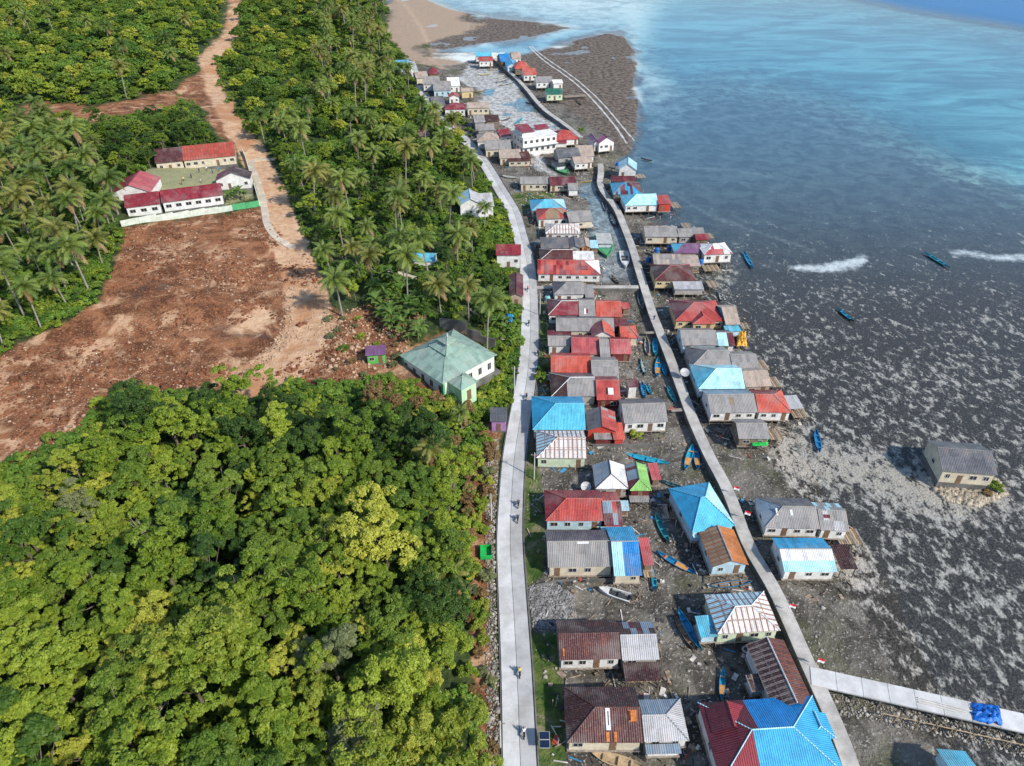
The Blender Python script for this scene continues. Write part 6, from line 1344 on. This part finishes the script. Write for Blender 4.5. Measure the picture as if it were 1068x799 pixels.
# satellite dishes
def dish(px, py, z, r, label, c=(.5,.5,.5)):
    p = unp(px, py, z); g = hz(p.x, p.y); root = thing('satellite_dish', label, 'satellite dish', (p.x, p.y, g)); m = MB(); m.tube([(0, 0, -.2), (0, 0, z-g)], .05, 6); m.build('mast', M_post, root)
    d = MB(); n = 16; M = Matrix.Translation((0, 0, z-g)) @ Matrix.Rotation(.5, 4, 'X')
    rings = [[M @ Vector((r*f*math.cos(6.2832*k/n), r*f*math.sin(6.2832*k/n), .32*r*f*f)) for k in range(n)] for f in (.05, .4, .7, 1.0)]
    for a, b in zip(rings[:-1], rings[1:]):
        for k in range(n): d.poly([a[k], a[(k+1) % n], b[(k+1) % n], b[k]])
    d.build('reflector', paint(c, .5, .3, .4, 'dish'), root, True); f = MB(); f.tube([M @ Vector((r*.9, 0, .3*r)), M @ Vector((0, 0, r*.9)), M @ Vector((-r*.9, 0, .3*r))], .025, 4); f.build('feed_arm', M_frame, root)
dish(611, 508, 2.6, 1.0, 'grey mesh satellite dish above the red hip roof'); dish(571, 394, 2.6, .8, 'small satellite dish beside the road by the maroon hip end'); dish(714, 389, 3.4, 1.1, 'large grey dish at the walkway by the ice white roof')
# flags along the walkway
for i, (fx, fy, w) in enumerate([(814.5,640,'beside the rust striped hip roof'),(843,697,'at the head of the pier'),(758.5,517,'beside the azure hip roof'),(769.5,543,'between the azure hip and the orange gable')]):
    p = unp(fx, fy, 1.9); p = p+Vector((.9, 0, 0)); root = thing('flag', 'red and white flag on a pole %s' % w, 'flag', (p.x, p.y, 1.9)); m = MB(); m.tube([(0, 0, 0), (0, 0, 2.6)], .03, 5); m.build('pole', M_frame, root)
    for nm, z0, z1, c in (('red_band', 2.1, 2.55, (.6,.02,.03)), ('white_band', 1.65, 2.097, (.8,.8,.8))):
        m = MB(); 
        for k in range(6): x0, x1 = k*.18, k*.18+.18; m.poly([(x0, .08*math.sin(x0*5), z0-.25*x0), (x1, .08*math.sin(x1*5), z0-.25*x1), (x1, .08*math.sin(x1*5), z1-.25*x1), (x0, .08*math.sin(x0*5), z1-.25*x0)])
        m.build(nm, plain('flag_'+nm, c, .8, 0, .1), root)
# tarpaulins
def tarp(pts, z, label, c, seed, bul=.5):
    w = [unp(a, b, z) for a, b in pts]; ce = sum(w, Vector())/4; g = hz(ce.x, ce.y); rng = np.random.default_rng(seed); n = 14; V = []
    for j in range(n+1):
        for i in range(n+1):
            u_, v_ = i/n+rng.normal()*.035, j/n+rng.normal()*.035; q = w[0]*(1-u_)*(1-v_)+w[1]*u_*(1-v_)+w[2]*u_*v_+w[3]*(1-u_)*v_; V.append((q.x-ce.x, q.y-ce.y, z-g+bul*max(0, math.sin(math.pi*min(1, max(0, u_))))**.5*max(0, math.sin(math.pi*min(1, max(0, v_))))**.5*rng.uniform(.25, 1.3)))
    me = npmesh('tarpaulin', V, [[j*(n+1)+i, j*(n+1)+i+1, (j+1)*(n+1)+i+1, (j+1)*(n+1)+i] for j in range(n) for i in range(n)], plain('tarp%d' % seed, c, .45, 0, .3, 1.0))
    o = put('tarpaulin', me); o.location = (ce.x, ce.y, g); s = o.modifiers.new('t', 'SOLIDIFY'); s.thickness = .04; return tag(o, label, 'tarpaulin')
tarp([(1015,752),(1046,757),(1042,736),(1012,733)], 2.05, 'crumpled bright blue tarpaulin heaped on the pier', (.01,.13,.50), 1, .9)
tarp([(784,465),(801,465),(801,458),(785,458)], 2.6, 'green tarpaulin under the small grey stilt hut', (.02,.45,.08), 2, .15)
tarp([(768,361),(779,361),(778,346),(770,345)], 1.6, 'orange yellow tarpaulin at the seaward end of the patched roof', (.62,.33,.05), 3, .8)
tarp([(527,335),(534,336),(535,328),(528,327)], 3.4, 'small blue tarpaulin on the left roadside', (.02,.25,.55), 4, .5)
# water tanks
for i, (fx, fy, lab) in enumerate([(685,262,'blue plastic water tank on the brown roofed platform'),(698,260,'second blue water tank further seaward of the first'),(676,272,'dark blue tank at the walkway edge'),(731,274,'blue drum tank beside the pink stilt house'),(644,172,'blue tank in front of the white gabled sea house'),(571,314.5,'pale teal tank by the maroon hip roof')]):
    p = unp(fx, fy, 1.9 if fx > 600 else 1.3); z0 = hz(p.x, p.y); root = thing('water_tank', lab, 'water tank', (p.x, p.y, z0)); zz = max(0, 1.6-z0); m = MB(); m.box(-.9, .9, -.9, .9, zz-.12, zz); m.build('platform', M_deck, root)
    for sx in (-.8, .8):
        for sy in (-.8, .8): m = MB(); m.tube([(sx, sy, -.3), (sx, sy, max(.01, zz-.12))], .08, 5); m.build('leg', M_post, root)
    m = MB(); m.tube([(0, 0, zz), (0, 0, zz+.1), (0, 0, zz+.55), (0, 0, zz+.6), (0, 0, zz+1.2), (0, 0, zz+1.45), (0, 0, zz+1.52)], [.75, .8, .8, .76, .8, .5, .3], 14); m.build('drum', paint((.02,.16,.5) if fx > 600 else (.25,.5,.5), .4, .2, .4, 'tank'), root, True); m = MB(); m.tube([(0, 0, zz+1.5), (0, 0, zz+1.6)], .28, 10); m.build('lid', BC['dark'], root)
# white ring tyre by the dark ribbed roof
p = gnd(778, 678); m = MB(); n, k2 = 20, 8; rings = []
for i in range(n):
    a = 6.2832*i/n; rings.append([((.55+.17*math.cos(6.2832*j/k2))*math.cos(a), (.55+.17*math.cos(6.2832*j/k2))*math.sin(a), .17+.17*math.sin(6.2832*j/k2)) for j in range(k2)])
for i in range(n):
    for j in range(k2): m.poly([rings[i][j], rings[(i+1) % n][j], rings[(i+1) % n][(j+1) % k2], rings[i][(j+1) % k2]])
o = m.build('tyre', paint((.6,.6,.57), .7, .4, .2, 'ring'), None, True); o.location = p; tag(o, 'white painted tyre on the mud beside the dark ribbed roof', 'tyre')
# pier gear
root_p = unp(957, 728, 2.0); e_p = unp(1020, 744, 2.0)
for i in range(3):
    d = e_p-root_p; o_ = root_p+Vector((d.y, -d.x, 0)).normalized()*(.35*i); m = MB(); m.tube([(0, 0, .1), (d.x*.5*(1-.1*i), d.y*.5*(1-.1*i), .16), (d.x*(1-.2*i), d.y*(1-.2*i), .1)], .09, 6); q = m.build('mast_pole', paint((.66,.64,.6), .7, .3, .2, 'pale_pole')); q.location = o_; tag(q, ['longest pale pole lying on the pier', 'middle pale pole lying on the pier', 'shortest pale pole lying on the pier'][i], 'pole')
for i in range(9):
    fx = 925+i*19; fy = 752+i*4.3; p = gnd(fx, fy); root = thing('rack_frame', 'wooden post frame in the row beside the pier', 'frame', (p.x, p.y, p.z), -.25, 'wooden frames beside the pier')
    for x in (-.9, .9): m = MB(); m.tube([(x, 0, -.4), (x, 0, 1.7)], .07, 5); m.build('post', BC['tan'], root)
    m = MB(); m.tube([(-1.1, 0, 1.6), (1.1, 0, 1.66)], .07, 5); m.build('rail', BC['tan'], root)
X, Y, Z, px, py = inpoly([(860,722),(960,742),(1068,768),(1068,790),(960,762),(870,745)], 2500, 81); o = oct_cloud('pier_rubble', np.stack([X, Y, Z], 1), np.random.default_rng(8).gamma(1.6, .07, len(X))+.05, M_rubble, .7, 9); kind(o, 'stuff'); o['label'] = 'rubble heaped along the landward side of the pier'
# mooring stakes on the flats
SM = post(1.5, .05)
for i, (fx, fy) in enumerate([(885,640),(905,622),(868,628),(895,660),(920,700),(900,690),(862,648),(840,640),(930,655),(905,600),(750,620),(700,690),(735,560),(700,545),(845,500),(830,515)]):
    p = gnd(fx, fy); o = put('mooring_stake', SM); o.location = (p.x, p.y, p.z-.3); o.rotation_euler = (rnd.uniform(-.15, .15), rnd.uniform(-.15, .15), 0); tag(o, 'thin wooden mooring stake standing in the mud', 'stake', 'mooring stakes on the flats')
# jetty planks from walkway to canoes
for i, (a, b, lab) in enumerate([((673,347),(684,346.6),'short plank jetty level with the orange red hip'),((700,428),(714,427),'short plank jetty level with the long dark grey house')]):
    pa, pb = unp(*a, 1.5), unp(*b, 1.5); d = pb-pa; root = thing('plank_jetty', lab, 'jetty', (pa.x, pa.y, 0.1), math.atan2(d.y, d.x)); L = d.length
    for k in range(3): m = MB(); m.box(0, L, -.5+k*.34, -.5+k*.34+.3, 1.35, 1.42); m.build('plank', M_deck, root)
    for x in (.3,): 
        for y in (-.4, .4): m = MB(); m.tube([(x, y, -.3), (x, y, 1.35)], .07, 5); m.build('post', M_post, root)
# clutter decks: drying platforms beside houses
for i, (fl, fr_, dd, lab) in enumerate([((876,568),(902,567),3.5,'slatted drying platform beyond the patchwork roof'),((705,305),(735,304),3.0,'slatted platform in front of the grey lean-to'),((718,538),(700,540),3.0,'rickety pole platform left of the azure hip roof'),((612,100.5),(590,102),4,'pole platform beside the dark green house'),((737,249),(746,248.5),4,'slatted deck behind the pink stilt house'),((735,283),(752,282.5),4,'weathered deck in the rubble below the pink stilt house'),
   ((774,343),(782,343),3,'narrow deck past the blue walled shed'),((793,386),(803,385.5),4,'deck at the seaward end of the lower grey roof'),((806,404),(816,403.5),4,'deck past the tan roof of the ice white house'),((828,436),(844,435),5,'broad deck below the bright red hip'),((804,459),(818,458),3.5,'deck right of the small grey stilt hut'),
   ((665,186),(674,185.5),4,'deck at the seaward wall of the white gabled house'),((702,217),(711,216.5),5,'deck past the red painted box room'),((740,300),(751,299.5),4,'deck past the grey lean-to of the maroon hip'),((713,238),(722,237.5),4,'deck at the rear of the patched red white roof'),((694,541),(713,541),3.5,'second pole platform among the canoes left of the azure roof'),((840,560),(872,562),2.2,'cluttered walkway deck between the dark grey and banded houses'),((655,712),(690,711),2.2,'low deck under the open maroon lean-to'),((684,602),(672,602.5),2.5,'small landing at the end of the blue patched house')]):
    a, b = unp(*fl, 1.5), unp(*fr_, 1.5)
    if a.x > b.x: a, b = b, a
    d = b-a; L = d.length; root = thing('drying_platform', lab, 'platform', (a.x, a.y, 0), math.atan2(d.y, d.x)); n = max(4, int(L/.42))
    for k in range(n): m = MB(); m.box(k*L/n+.03, (k+1)*L/n-.08, 0, dd, 1.5, 1.55); m.build('slat', (M_deck, BC['tan'], BC['wood'])[k % 3], root)
    for y in (.2, dd-.2): m = MB(); m.box(0, L, y-.06, y+.06, 1.38, 1.498); m.build('bearer', M_post, root)
    for x in (.2, L/2, L-.2):
        for y in (.2, dd-.2): put('post', post(1.6, .09), root, Matrix.Translation((x, y, -.25)))
